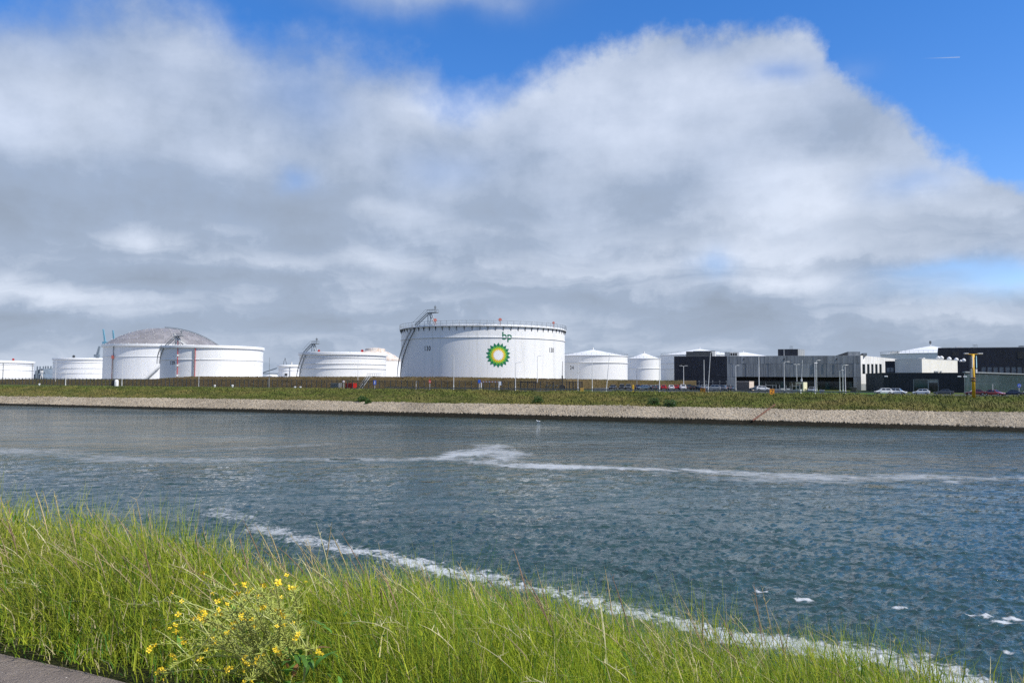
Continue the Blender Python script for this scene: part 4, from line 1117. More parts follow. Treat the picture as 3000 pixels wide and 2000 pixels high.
# penthouse
Pz = FA.z(2300, 1022.5, -4)
pa0, pa1 = FA.a(2279, 1030, -4), FA.a(2337, 1030, -4)
ph = MB(); q0 = FA.at(pa0, -4); q1 = FA.at(pa1, -4); q2 = q1 + Vector((FW.e.x, FW.e.y, 0)) * 8; q3 = q0 + Vector((FW.e.x, FW.e.y, 0)) * 8
ph.prism([tuple(q[:2]) for q in (q0, q1, q2, q3)], ZT + .03, Pz); pho = ph.build('penthouse', M['greyclad'], bld)
for k in range(3):
    mb = MB(); w = (pa1 - pa0) / 3; FA.box(mb, pa0 + w * k + .08, pa0 + w * (k + 1) - .08, ZT + .2, Pz - .2, -3.98, -3.9); mb.build('pane', M['navy'], pho)
mb = MB(); FP = Facade(tuple(q1[:2]), tuple(q2[:2])); FP.box(mb, .1, FP.L - .1, ZT + .1, Pz - .05, .01, .08); mb.build('side_panel', M['greyp'], pho)
mb = MB(); FA.box(mb, FA.a(2297, 1030, -4) - .1, FA.a(2297, 1030, -4) + .1, ZT + .1, Pz + .05, -3.9, -3.75); mb.build('downpipe', M['wsteel'], pho)
mb = MB(); za = Pz
for px in (2314.5, 2318, 2321.5):
    p = FA.hit(px, 1022, -6); mb.tube([(p.x, p.y, za), (p.x, p.y, za + 1.25)], .07, 4)
p = FA.hit(2314.5, 1022, -6); q = FA.hit(2321.5, 1022, -6); mb.tube([(p.x, p.y, za + 1.2), (q.x, q.y, za + 1.2)], .08, 4)
mb.build('antenna_frame', M['steel'], pho)
# sloping skylights
for x0, x1, xb, y0 in ((2447, 2484, 2520, 1030), (2519, 2528, 2540, 1034)):
    a0, a1, a2 = FA.a(x0, 1040, -3), FA.a(x1, 1040, -3), FA.a(xb, 1040, -3); z1 = FA.z(x1, y0, -3)
    P = [FA.at(a0, -3, ZT + .03), FA.at(a1, -3, z1), FA.at(a1, -3, ZT + .03), FA.at(a2, -3, z1), FA.at(a2, -3, ZT + .03)]
    D = -FA.m * 6; mb = MB(); mb.add([P[0], P[2], P[1]] + [w + D for w in (P[0], P[2], P[1])], [(0, 1, 2), (3, 5, 4), (0, 2, 5, 3), (0, 3, 4, 1), (1, 4, 5, 2)])
    sk = mb.build('skylight', M['greyclad'], bld)
    mb = MB(); FA.box(mb, a1 + .01, a2, ZT + .04, z1, -9, -3); mb.build('skylight_box', M['greyp'], sk)

# ---- low navy gatehouse with a cream block on its roof
G0 = xy(2588, 254); G1 = xy(2825, 240); FG = Facade(G0, G1); ZG = FG.z(2700, 1091.3)
gat = thing('gatehouse', 'low navy building with a glazed doorway and cream block on top', 'building', (G0[0], G0[1], GZ))
sd_ = Vector((0.72, 0.69, 0)).normalized(); G2 = Vector((*G1, 0)) + sd_ * 76; FS = Facade(G1, tuple(G2[:2]))
bk = [tuple(G2[:2]), (G2.x - 26, G2.y + 10), (G0[0] + 8, G0[1] + 30)]
ins = [tuple(FG.at(.3, -.25)[:2]), tuple((FG.at(FG.L, -.25) - FS.m * .25)[:2]), tuple(FS.at(FS.L, -.25)[:2])] + bk[1:]
MB().prism(ins, GZ, ZG - .25).build('wall', M['greyclad'], gat)
MB().prism([tuple(FG.at(0, .06)[:2]), tuple((FG.at(FG.L, .06) + FS.m * .06)[:2]), tuple(FS.at(FS.L, .06)[:2])] + bk[1:], ZG - .24, ZG).build('roof', M['greyclad'], gat)
da0, da1 = FG.a(2675), FG.a(2748.5); dz = FG.z(2710, 1110.5)
n = 12; cuts = [FG.L * i / n for i in range(n + 1)]
cuts = sorted([q for q in cuts if not (da0 - .5 < q < da1 + .5)] + [da0, da1])
for a0, a1 in zip(cuts[:-1], cuts[1:]):
    z0 = dz if a0 >= da0 - .01 and a1 <= da1 + .01 else GZ
    mb = MB(); FG.box(mb, a0 + .02, a1 - .02, z0 + .01, ZG - .26, -.24, 0.0); mb.build('panel', M['navy'], gat)
am = FG.a(2719)
for a0, a1, z0, z1, mn, nm in ((da0 + .15, am - .15, GZ + 1.4, dz - .15, 'glassteal', 'door_pane'), (da0 + .15, am - .15, GZ + .05, GZ + 1.35, 'glass', 'door_pane'), (am + .15, da1 - .15, dz - 1.1, dz - .15, 'steel', 'shutter_box'),
                              (am + .15, (am + da1) / 2 - .06, GZ + .05, dz - 1.15, 'glass', 'door_pane'), ((am + da1) / 2 + .06, da1 - .15, GZ + .05, dz - 1.15, 'glass', 'door_pane')):
    mb = MB(); FG.box(mb, a0, a1, z0, z1, -.2, -.14); mb.build(nm, M[mn], gat)
mb = MB(); FG.box(mb, da0, da0 + .14, GZ, dz - .141, -.2, .06); FG.box(mb, am - .14, am + .14, GZ, dz - .141, -.2, .06); FG.box(mb, da1 - .14, da1, GZ, dz - .141, -.2, .06); FG.box(mb, da0, da1, dz - .14, dz, -.2, .06)
mb.build('door_frame', M['steel'], gat)
def floodlight(F_, px, py, parent, w=5.0):
    p = F_.hit(px, py) + F_.m * .1; d = F_.m
    mb = MB().tube([p, p + d * .9], .06, 5); mb.obox(p + d * .7 + Vector((0, 0, -.12)) - F_.e * .35, F_.e * .9, d * .5 + Vector((0, 0, -.12)), (0, 0, .28)); return mb.build('floodlight', M['signwhite'], parent)
floodlight(FG, 2597, 1102, gat); floodlight(FG, 2811, 1102.5, gat); floodlight(FG, 2828, 1103, gat)
# fins and glass along the side
nf = 60
for i in range(nf):
    a0 = FS.L * i / nf
    mb = MB(); FS.box(mb, a0 + .03, a0 + .16, GZ, ZG - .3, .0, .10); mb.build('fin', M['steel'], gat)
    mb = MB(); FS.box(mb, a0 + .22, a0 + FS.L / nf, GZ + .05, GZ + 3.2, -.2, -.02); mb.build('pane', M['glassteal'], gat)
    mb = MB(); FS.box(mb, a0 + .22, a0 + FS.L / nf, GZ + 3.25, ZG - .3, -.2, -.03); mb.build('upper_pane', M['glassteal'], gat)
mb = MB(); FS.box(mb, -.05, FS.L, ZG - .02, ZG + .35, -.4, .42); mb.build('parapet', M['steel'], gat)
# cream block
C1 = xy(2702, 258); FCl = Facade(xy(2623, 266), C1); Cd = Vector((0.766, 0.643, 0)); C2 = Vector((*C1, 0)) + Cd * 30; FCr = Facade(C1, tuple(C2[:2]))
ZC = FCl.z(2702, 1051.2)
pts4 = [FCl.at(0)[:2], C1, tuple(C2[:2]), tuple((FCl.at(0) + Cd * 30)[:2])]
cb = MB().prism([tuple(q) for q in pts4], ZG + .01, ZC).build('cream_block', M['cream'], gat)
mb = MB(); FCr.box(mb, -.03, FCr.L, ZC, ZC + .12, -.5, .05); FCl.box(mb, 0, FCl.L, ZC + .002, ZC + .122, -.5, .05); mb.build('coping', M['wsteel'], cb)
for px, py, r in ((2749, 1047.5, .62), (2758.5, 1048.5, .78), (2781, 1051, .76), (2802, 1053.5, .76), (2814.5, 1057, .45), (2823.5, 1055.5, .74)):
    a = FCr.a(px, 1062, -1.2); p = FCr.at(a, -1.2, ZC)
    zc = FCr.z(px, py, -1.2)
    mb = MB().lathe([(r * .35, ZC - zc), (r * .35, -r * .85), (r * .75, -r * .6), (r, 0), (r * .82, r * .45), (r * .4, r * .85), (.02, r)], (p.x, p.y, zc), 14); mb.build('roof_ventilator', M['signwhite'], cb, smooth=True)
for px0, px1 in ((2736, 2748), (2753, 2758)):
    mb = MB(); FCr.pbox(mb, px0, 1086.5, px1, 1089.5, .02, .25); mb.build('duct', M['steel'], cb)
mb = MB(); FCl.pbox(mb, 2685, 1047.5, 2699, 1051, -2.5, -1.5); mb.build('roof_unit', M['wsteel'], cb)
# dark set-back storey left of the cream block
FD = Facade(xy(2594, 268), xy(2622, 266.5)); mb = MB(); FD.box(mb, 0, FD.L + 1, ZG, FD.z(2608, 1057.5), -8, 0); st = mb.build('upper_storey', M['navy'], gat)
for k in range(2):
    mb = MB(); FD.pbox(mb, 2598 + k * 11, 1077, 2607 + k * 11, 1089, .02, .08); mb.build('window', M['glassblue'], st)

# ---- tall navy hall on the right
H0 = xy(2750, 306); H1 = xy(3140, 291); FH = Facade(H0, H1); ZH = FH.z(2850, 1017.3)
hall = thing('navy_hall', 'tall navy hall with a row of windows at the right edge', 'building', (H0[0], H0[1], GZ))
bkh = [(H1[0] + 25, H1[1] + 40), (H0[0] + 30, H0[1] + 55)]
MB().prism([tuple(FH.at(.2, -.3)[:2]), tuple(FH.at(FH.L, -.3)[:2])] + bkh, GZ, ZH - .2).build('wall', M['greyclad'], hall)
MB().prism([tuple(FH.at(0, .05)[:2]), tuple(FH.at(FH.L, .05)[:2])] + bkh, ZH - .19, ZH).build('roof', M['roofing'], hall)
wz0, wz1 = FH.z(2930, 1096), FH.z(2930, 1076.5)
wins = [(2876.5, 2888), (2894, 2905.5), (2911.5, 2923), (2929, 2940.5), (2946.5, 2958), (2964.5, 2976), (2982, 2993.5), (3000, 3011), (3018, 3029), (3036, 3047)]
n = 22
for i in range(n):
    for z0, z1 in ((GZ, wz0 - .25), (wz1 + .25, ZH - .21)):
        mb = MB(); FH.box(mb, FH.L * i / n + .02, FH.L * (i + 1) / n - .02, z0, z1, -.28, 0.0); mb.build('panel', M['navy'], hall)
prev = 0.0
for k, (x0, x1) in enumerate(wins):
    a0, a1 = FH.a(x0), FH.a(x1)
    mb = MB(); FH.box(mb, prev, a0, wz0 - .23, wz1 + .23, -.28, -.01); mb.build('pier', M['navy'], hall); prev = a1
    mb = MB(); FH.box(mb, a0, a1, wz0 - .23, wz1 + .23, -.26, -.18); w = mb.build('window', M['glassblue'], hall)
    mb = MB(); FH.box(mb, a0, a0 + .1, wz0 - .23, wz1 + .23, -.17, -.05); FH.box(mb, a1 - .1, a1, wz0 - .23, wz1 + .23, -.17, -.05); mb.build('frame', M['steel'], w)
mb = MB(); FH.box(mb, prev, FH.L, wz0 - .23, wz1 + .23, -.28, -.01); mb.build('pier', M['navy'], hall)
for x0, y0, x1, y1 in ((2791, 1030, 2810, 1043), (2982, 1030, 3005, 1050)):
    mb = MB(); FH.pbox(mb, x0, y0, x1, y1, .01, .06); mb.build('louvre', M['black'], hall)
mb = MB(); FH.box(mb, FH.a(2802, 1015, -3), FH.a(2820, 1015, -3), ZH, ZH + .55, -6, -3); mb.build('roof_unit', M['wsteel'], hall)
mb = MB(); FH.box(mb, FH.a(2990, 1015, -3), FH.a(3015, 1015, -3), ZH, ZH + .7, -6, -3); mb.build('roof_unit', M['steel'], hall)
mb = MB()
for px in (2851, 2855, 2859, 2863):
    p = FH.hit(px, 1015, -3); mb.tube([(p.x, p.y, ZH), (p.x, p.y, ZH + 1.15)], .08, 4)
p, q = FH.hit(2851, 1015, -3), FH.hit(2863, 1015, -3); mb.tube([(p.x, p.y, ZH + 1.15), (q.x, q.y, ZH + 1.15)], .09, 4); mb.build('antenna_frame', M['steel'], hall)

# ================================================================== FENCE, GUARDRAIL
def fence_mat():
    m = bpy.data.materials.new('chain_link'); m.use_nodes = True; nt = m.node_tree; X.nt = nt
    b = nt.nodes['Principled BSDF']; b.inputs['Base Color'].default_value = (0.035, 0.035, 0.032, 1); b.inputs['Roughness'].default_value = 0.7
    g = nt.nodes.new('ShaderNodeNewGeometry'); x, y, z = sepxyz(g.outputs['Position'])
    u = x * UV.x + y * UV.y
    k1 = X.op('LESS_THAN', X.op('FRACT', (u + z) * 12.0), 0.08); k2 = X.op('LESS_THAN', X.op('FRACT', (u - z) * 12.0), 0.08)
    tr = nt.nodes.new('ShaderNodeBsdfTransparent'); ms = nt.nodes.new('ShaderNodeMixShader')
    nt.links.new(X.op('MAXIMUM', k1, k2).s, ms.inputs[0]); nt.links.new(tr.outputs[0], ms.inputs[1]); nt.links.new(b.outputs[0], ms.inputs[2])
    nt.links.new(ms.outputs[0], nt.nodes['Material Output'].inputs[0]); return m
M['chain'] = fence_mat()
def fence():
    p0 = pt(-60, nsh(-60) + 37, GZ); p1 = pt(1700, nsh(1700) + 37, GZ); L = (p1 - p0).length; e = (p1 - p0) / L; n = int(L / 2.13)
    rz = math.atan2(e.y, e.x)
    f = thing('security_fence', 'long dark chain link security fence along the earth bund', 'fence', p0)
    pm = MB().box((-.09, -.09, -.1), (.09, .09, 2.75)); pm.tube([(0, 0, 2.75), (0, -.35, 3.1)], .045, 4); pm = pm.mesh('post'); pm.materials.append(M['dsteel'])
    qm = MB().box((.06, -.012, .1), (L / n - .06, .012, 2.7)).mesh('mesh_panel'); qm.materials.append(M['chain'])
    for i in range(n + 1):
        loc = e * (L * i / n)
        inst('post', pm, f, None, loc, rz)
        if i < n: inst('mesh_panel', qm, f, None, loc, rz)
    mb = MB()
    for z in (0.12, 2.72): mb.tube([p0 + Vector((0, 0, z)), p1 + Vector((0, 0, z))], .04, 4)
    mb.build('rail', M['dsteel'], f)
    # fence with Y-topped posts round the car park
    p0 = pt(1990, nsh(1990) + 118, GZ); p1 = pt(2150, nsh(2150) + 113, GZ); L = (p1 - p0).length; e = (p1 - p0) / L
    f = thing('car_park_fence', 'pale fence with forked post tops before the navy wall', 'fence', p0)
    for i in range(9):
        q = p0 + e * (L * i / 8); MB().tube([q, q + Vector((0, 0, 2.9))], .06, 5).tube([q + Vector((0, 0, 2.9)), q + Vector((.3, 0, 3.4))], .05, 4).tube([q + Vector((0, 0, 2.9)), q + Vector((-.3, 0, 3.4))], .05, 4).build('post', M['steel'], f)
    for z in (.3, 1.5, 2.8): MB().tube([p0 + Vector((0, 0, z)), p1 + Vector((0, 0, z))], .025, 4).build('wire', M['steel'], f)
fence()
def guardrail():
    pxs = np.arange(1130, 2585, 8.0); pts = [pt(a, nsh(a) + 23.3, GZ) for a in pxs]
    g = thing('guardrail', 'steel guardrail on posts along the canal side road', 'guardrail', pts[0])
    mb = MB(); e = UV
    for a, b in zip(pts[:-1], pts[1:]):
        d = b - a
        for z0, z1, o in ((.52, .62, .05), (.62, .72, 0.0), (.72, .82, .05)): mb.obox(a - NV * (.05 + o) + Vector((0, 0, z0)), d, NV * .04, (0, 0, z1 - z0))
    mb.build('rail', M['guard'], g)
    s = 0.0; m = MB().box((-.06, -.06, -.1), (.06, .06, .84)).mesh('post'); m.materials.append(M['guard'])
    for a, b in zip(pts[:-1], pts[1:]):
        s += (b - a).length
        if s > 3.9: s = 0; inst('post', m, g, None, b - pts[0] + NV * .06)
guardrail()

# ================================================================== LAMP POSTS AND MASTS
def lamp(px, top_py, off, label, arm=0.0, both=False, r=0.11, lean=0.0, head=True, mat='wsteel', base_z=GZ, name='street_lamp', globe=False):
    n = nsh(px) + off; b = pt(px, n, base_z); zt = at_n(px, top_py, n).z
    t = thing(name, label, 'lamp post', b, group='lamp posts along the road and yards')
    tp = Vector((b.x + lean, b.y, zt))
    mb = MB().tube([b, b + (tp - b) * .12, b + (tp - b) * .13, tp], [r * 1.35, r * 1.35, r, r * .6], 7); mb.build('pole', M[mat], t)
    s = b.y / F
    for sg in ([1, -1] if both else [1]):
        L = arm * s * sg
        if abs(L) > .05:
            mb = MB().tube([tp - Vector((0, 0, .25)), tp + Vector((L * .25, 0, .12)), tp + Vector((L, 0, .22))], .055, 5); mb.build('arm', M[mat], t)
        if head:
            c0 = tp + Vector((L, 0, .15)); k = 1 if L >= 0 else -1
            MB().add([c0 + Vector((-.1 * k, -.16, 0)), c0 + Vector((.75 * k, -.14, .02)), c0 + Vector((.75 * k, .14, .02)), c0 + Vector((-.1 * k, .16, 0)), c0 + Vector((-.1 * k, -.08, .14)), c0 + Vector((.65 * k, -.08, .10)), c0 + Vector((.65 * k, .08, .10)), c0 + Vector((-.1 * k, .08, .14))],
                     [(0, 3, 2, 1), (4, 5, 6, 7), (0, 1, 5, 4), (1, 2, 6, 5), (2, 3, 7, 6), (3, 0, 4, 7)]).build('lamp_head', M['steel' if not globe else 'signwhite'], t)
    return t
lamp(162, 1055, 44, 'thin lamp post at the left end of the three seam tank')
lamp(192, 1087, 30, 'short lamp with a broad white head, leftmost on the green verge', both=True, arm=4, r=.13, globe=True)
lamp(357, 1052, 36, 'lamp post standing before the domed tank shell')
lamp(582, 1052, 39, 'slim lamp post in front of the right half of tank 129', arm=3)
lamp(788, 1048, 36, 'lone mast against the sky right of tank 129', mat='steel', head=False, name='light_mast')
lamp(1048, 1046, 44, 'lamp post before the three seam tank next to the steel stair', arm=-4)
lamp(1329, 1042, 35, 'lamp post left of the flower emblem on the big tank', arm=-5)
lamp(1510, 1063, 33, 'lamp post with a long arm right of the flower emblem', arm=12)
lamp(1574, 1044, 44, 'lamp post with short arm under the right number 130', arm=5)
lamp(1693, 1060, 34, 'white lamp post with an arm to the left before tank 24', arm=-10)
lamp(1735, 1050, 38, 'lamp post at the middle of tank 24', arm=5)
lamp(1776, 1037, 36, 'tall lamp post tilted to the right on tank 24', lean=1.0, head=False)
lamp(1866, 1081, 70, 'slim lamp post before the narrow tank', arm=5, mat='steel')
lamp(1932, 1046, 36, 'white post on the seam between narrow tank and wide tank', head=False, r=.13)
lamp(2003, 1073, 58, 'lamp post with curved arms on the left of the navy wall', arm=6, both=True)
lamp(2063, 1053, 44, 'straight white post near the middle of the navy wall', head=False)
lamp(2074, 1034, 27, 'tall white lamp post leaning right before the navy wall', lean=.75, arm=4)
lamp(2156, 1072, 60, 'lamp post at the left corner of the beige hut', arm=5)
lamp(2224, 1041, 60, 'tallest white post before the grey planks, reaching the roofline', head=False, r=.15)
lamp(2298, 1061, 60, 'white post with a faint arm under the left penthouse edge', arm=10, r=.12)
lamp(2335, 1069, 62, 'white post with a camera head above the cream hut', both=True, arm=3, r=.12)
lamp(2347, 1054, 66, 'slanting white pole right above the cream hut', head=False, lean=.5)
lamp(2388, 1065, 30, 'white post with a bulb top beside the road', r=.13, arm=0, globe=True)
lamp(2393, 1057, 56, 'lamp post with a bent top right of the bulb post', arm=6)
lamp(2461, 1086, 56, 'short lamp with a hooked arm before the grey planks', arm=5)
lamp(2470, 1071, 56, 'lamp post with curved arm right of the hooked lamp', arm=9)
lamp(2477, 1072, 31, 'white post rising from the lawn by the entrance', head=False, r=.13)

# black mast with a wheel-shaped foot
n = nsh(1647) + 36; b = pt(1647, n, GZ)
t = thing('black_mast', 'tall black mast with a big round disc at its foot', 'mast', b)
MB().tube([b + Vector((0, 0, 1.2)), b + Vector((0, 0, 4.5)), b + Vector((0, 0, 4.6)), Vector((b.x + .1, b.y, at_n(1647, 1058, n).z))], [.22, .22, .09, .06], 7).build('pole', M['black'], t)
MB().disc(b + Vector((0, 0, .95)), .92, (0.1, -1, 0), .4, 24).build('disc', M['black'], t)
MB().box((b.x - .35, b.y - .3, GZ), (b.x + .35, b.y + .3, GZ + .5)).build('foot', M['dsteel'], t)

# ================================================================== SIGNS AND SMALL STREET FURNITURE
def sign_post(px, top_py, off, name, label, cat, zb=GZ):
    n = nsh(px) + off; b = pt(px, n, zb); zt = at_n(px, top_py, n).z
    t = thing(name, label, cat, b); MB().tube([b, Vector((b.x, b.y, zt - .05))], .06, 6).build('post', M['wsteel'], t)
    return t, b, zt
FWD = Vector((0, -1, 0))
t, b, zt = sign_post(1007, 1113, 34, 'speed_sign', 'round white road sign with thin rim before the red container', 'sign')
MB().disc(b + Vector((0, -.1, zt - GZ - .5)), .42, FWD, .05, 20).build('sign_rim', M['fadedred'], t); MB().disc(b + Vector((0, -.15, zt - GZ - .5)), .34, FWD, .05, 20).build('sign_face', M['signwhite'], t)
v, f = text_data('6', .5); MB().add([(b.x + x, b.y - .19, zt - .52 + y) for x, y in v[:, :2]], f).build('lettering', M['dsteel'], t)
t, b, zt = sign_post(1098, 1113.5, 33, 'route_sign', 'upright blue road sign with a white band by the steel stair', 'sign')
MB().box((b.x - .45, b.y - .14, zt - 1.45), (b.x + .45, b.y - .09, zt)).build('sign_face', M['blue'], t); MB().box((b.x - .13, b.y - .17, zt - 1.2), (b.x + .13, b.y - .15, zt - .25)).build('marking', M['signwhite'], t)
t, b, zt = sign_post(1259, 1110, 33, 'no_entry_sign', 'red no entry sign with a white bar left of the emblem tank middle', 'sign')
MB().disc(b + Vector((0, -.1, zt - GZ - .85)), .42, FWD, .05, 20).build('sign_face', M['red'], t); MB().box((b.x - .3, b.y - .17, zt - .92), (b.x + .3, b.y - .13, zt - .76)).build('marking', M['signwhite'], t)
MB().add([(b.x - .25, b.y - .1, zt - .4), (b.x + .25, b.y - .1, zt - .4), (b.x, b.y - .1, zt + .05), (b.x - .25, b.y - .06, zt - .4), (b.x + .25, b.y - .06, zt - .4), (b.x, b.y - .06, zt + .05)], [(0, 1, 2), (5, 4, 3), (0, 3, 4, 1), (1, 4, 5, 2), (2, 5, 3, 0)]).build('top_plate', M['red'], t)
t, b, zt = sign_post(1219, 1116, 33, 'card_reader_post', 'short pale post with a small box left of the no entry sign', 'post')
MB().box((b.x - .1, b.y - .2, zt - .35), (b.x + .35, b.y + .1, zt)).build('box', M['steel'], t)
t, b, zt = sign_post(1404, 1111, 33, 'direction_sign', 'small blue sign on a pole left of the white height frame', 'sign')
MB().box((b.x - .38, b.y - .14, zt - 1.1), (b.x + .38, b.y - .09, zt - .1)).build('sign_face', M['blue'], t)
t, b, zt = sign_post(2986, 1123, 38, 'cycle_path_sign', 'round blue road sign near the right picture edge', 'sign')
MB().disc(b + Vector((0, -.1, zt - GZ - .5)), .46, FWD, .05, 20).build('sign_face', M['blue'], t)
mb = MB()
for sx in (-.18, .18): mb.tube([(b.x + sx + .13 * math.sin(q * .5236), b.y - .16, zt - .58 + .13 * math.cos(q * .5236)) for q in range(13)], .022, 4)
mb.tube([(b.x - .18, b.y - .16, zt - .58), (b.x - .05, b.y - .16, zt - .36), (b.x + .18, b.y - .16, zt - .58)], .022, 4); mb.build('marking', M['signwhite'], t)
t, b, zt = sign_post(2909, 1124, 36, 'thin_post', 'thin white post before the finned glass wall', 'post')
# Z boards on the bank
def zboard(px, py0, py1, w, yaw, label, off):
    n = nsh(px) + off; zb = at_n(px, py1, n).z; zt = at_n(px, py0, n).z; b = pt(px, n, zb); t = thing('waterway_sign', label, 'sign', (b.x, b.y, zb - .5), yaw, 'orange letter boards facing the canal')
    h = zt - zb; MB().box((-w / 2, -.05, .5), (w / 2, .05, .5 + h)).build('board', M['orange'], t, local=True)
    v, f = text_data('Z', h * .85); MB().add([(x, -.06, .5 + h / 2 + y) for x, y in v[:, :2]], f).build('lettering', M['black'], t, local=True)
    k = .07; mb = MB(); z0 = .5; z1 = .5 + h
    for q in ((-w / 2, z0, w / 2, z0 + k), (-w / 2, z1 - k, w / 2, z1), (-w / 2, z0 + k, -w / 2 + k, z1 - k), (w / 2 - k, z0 + k, w / 2, z1 - k)): mb.box((q[0], -.07, q[1]), (q[2], -.051, q[3]))
    mb.build('border', M['dsteel'], t, local=True)
    for sx in (-.3, .3): MB().box((sx * w - .05, .06, -.3), (sx * w + .05, .14, .5 + h * .8)).build('post', M['dsteel'], t, local=True)
zboard(2058.5, 1136, 1152, 1.35, rad(-35), 'orange board with a black Z left of the beige hut', 21)
zboard(2262, 1138, 1157, 1.35, rad(2), 'orange board with a black Z in front of the fenced yard', 20.5)

# containers and stair by the bund
def container(px0, px1, py0, off, mat, name, label, cat, dep=2.2):
    n = nsh(px0) + off; a = pt(px0, n, GZ); b = pt(px1, n, GZ); z = at_n((px0 + px1) / 2, py0, n).z
    F_ = Facade(tuple(a[:2]), tuple(b[:2])); t = thing(name, label, cat, a); mb = MB(); F_.box(mb, 0, F_.L, GZ + .12, z, -dep, 0); mb.build('body', M[mat], t)
    k = int(F_.L / .45)
    for i in range(k): mb = MB(); F_.box(mb, F_.L * (i + .2) / k, F_.L * (i + .8) / k, GZ + .2, z - .1, .002, .06); mb.build('rib', M[mat], t)
    mb = MB(); F_.box(mb, 0, F_.L, GZ, GZ + .12, -dep + .1, -.1); mb.build('skid', M['dsteel'], t)
    F2 = Facade(tuple(b[:2]), tuple((b - F_.m * dep)[:2])); mb = MB(); F2.box(mb, .1, F2.L - .1, GZ + .25, z - .15, .003, .05); mb.build('door', M[mat], t)
    return t
container(1012, 1034, 1122, 38.5, 'red', 'red_container', 'bright red container standing before the bund', 'container')
container(968, 992, 1121.5, 38.8, 'steel', 'pump_cabinet', 'grey pump cabinet left of the red container', 'cabinet')
def stair_bund():
    px0, px1, px2 = 1053, 1078, 1110; n = nsh(1080) + 37.6
    a = pt(px0, n, GZ); zt = at_n(1090, 1102.5, n + 6).z; b = pt(px1, n + 6, zt); c = pt(px2, n + 6, zt)
    t = thing('crossover_stair', 'grey steel crossover stair climbing the earth bund', 'stair', a)
    d = b - a; s = Vector((.9, -.5, 0))
    for o in (Vector(), s): MB().tube([a + o, b + o], .14, 5).build('stringer', M['steel'], t)
    for i in range(18): q = a + d * ((i + .5) / 18); MB().obox(q, s, Vector((.2, .1, 0)), (0, 0, .05)).build('tread', M['steel'], t)
    for o in (Vector(), s): MB().tube([a + o + Vector((0, 0, 1)), b + o + Vector((0, 0, 1)), c + o + Vector((0, 0, 1))], .05, 5).build('handrail', M['steel'], t)
    MB().obox(b, c - b, s, (0, 0, .12)).build('platform', M['steel'], t)
    for i in range(6): q = b + (c - b) * (i / 5); MB().tube([q, q + Vector((0, 0, 1))], .045, 4).build('rail_post', M['wsteel'], t)
stair_bund()
# white height frame over the entrance
n = nsh(1437) + 33.4; a, b = pt(1410, n, GZ), pt(1462, n, GZ); z = at_n(1437, 1119.5, n).z
t = thing('height_frame', 'white goal shaped height limit frame with chequered top bar', 'barrier', a)
for q in (a, b): MB().box((q.x - .14, q.y - .14, GZ), (q.x + .14, q.y + .14, z)).build('post', M['signwhite'], t)
for i in range(12):
    q = a + (b - a) * (i / 12.0); MB().obox(Vector((q.x, q.y - .12, z)), (b - a) * (1 / 12.0), (0, .24, 0), (0, 0, .3)).build('bar', M['signwhite' if i % 2 else 'fadedred'], t)
MB().box((b.x + .1, b.y - .2, z - .9), (b.x + .75, b.y - .1, z + .3)).build('notice', M['signwhite'], t)
MB().tube([b + Vector((.2, -.1, .5)), b + Vector((5.2, 1.0, .5))], .07, 5).build('boom', M['signwhite'], t)
# black gates
def gate(px0, px1, off, label):
    n = nsh(px0) + off; a, b = pt(px0, n, GZ), pt(px1, n, GZ); t = thing('yard_gate', label, 'gate', a, group='black yard gates'); k = 4
    for i in range(k + 1):
        q = a + (b - a) * (i / k); w = .16 if i in (0, k) else .07
        MB().box((q.x - w, q.y - w, GZ), (q.x + w, q.y + w, GZ + (2.9 if i % 2 == 0 else 3.2))).build('post', M['black'], t)
    for z in (.3, 2.6): MB().tube([a + Vector((0, 0, z)), b + Vector((0, 0, z))], .07, 4).build('rail', M['black'], t)
gate(1525, 1569, 36.2, 'black barred gate left of the black mast'); gate(1668, 1705, 36.2, 'black barred gate right of the black mast')
n = nsh(1615) + 37.5; b = pt(1612, n, GZ); t = thing('valve_cluster', 'grey green valve and pipe cluster between the two black gates', 'pipes', b)
for i in range(4):
    q = b + UV * (-1.1 * i + 1.6); MB().tube([q, q + Vector((0, 0, 1.2)), q + Vector((.5, -.3, 1.5))], .16, 7).build('pipe', M['steel'], t); MB().disc(q + Vector((.5, -.3, 1.6)), .3, (0, -1, .3), .08, 12).build('hand_wheel', M['dsteel'], t)
# yellow bollard and yellow box
n = nsh(1855) + 38; b = pt(1855, n, GZ); t = thing('yellow_marker_post', 'bright yellow marker post at the car park edge', 'post', b)
MB().box((b.x - .22, b.y - .2, GZ), (b.x + .22, b.y + .2, GZ + 1.75)).build('post', M['yellow'], t); MB().add([(b.x - .22, b.y - .2, GZ + 1.75), (b.x + .22, b.y - .2, GZ + 1.75), (b.x + .22, b.y + .2, GZ + 1.75), (b.x - .22, b.y + .2, GZ + 1.75), (b.x, b.y, GZ + 2.0)], [(0, 1, 4), (1, 2, 4), (2, 3, 4), (3, 0, 4)]).build('cap', M['yellow'], t)
n = nsh(1705) + 35; b = pt(1705, n, GZ); t = thing('grit_bin', 'small yellow grit bin beside the right black gate', 'bin', b)
MB().box((b.x - .5, b.y - .3, GZ), (b.x + .5, b.y + .3, GZ + .5)).build('body', M['yellow'], t); MB().tube([(b.x - .52, b.y, GZ + .5), (b.x + .52, b.y, GZ + .5)], .32, 10).build('lid', M['yellow'], t)
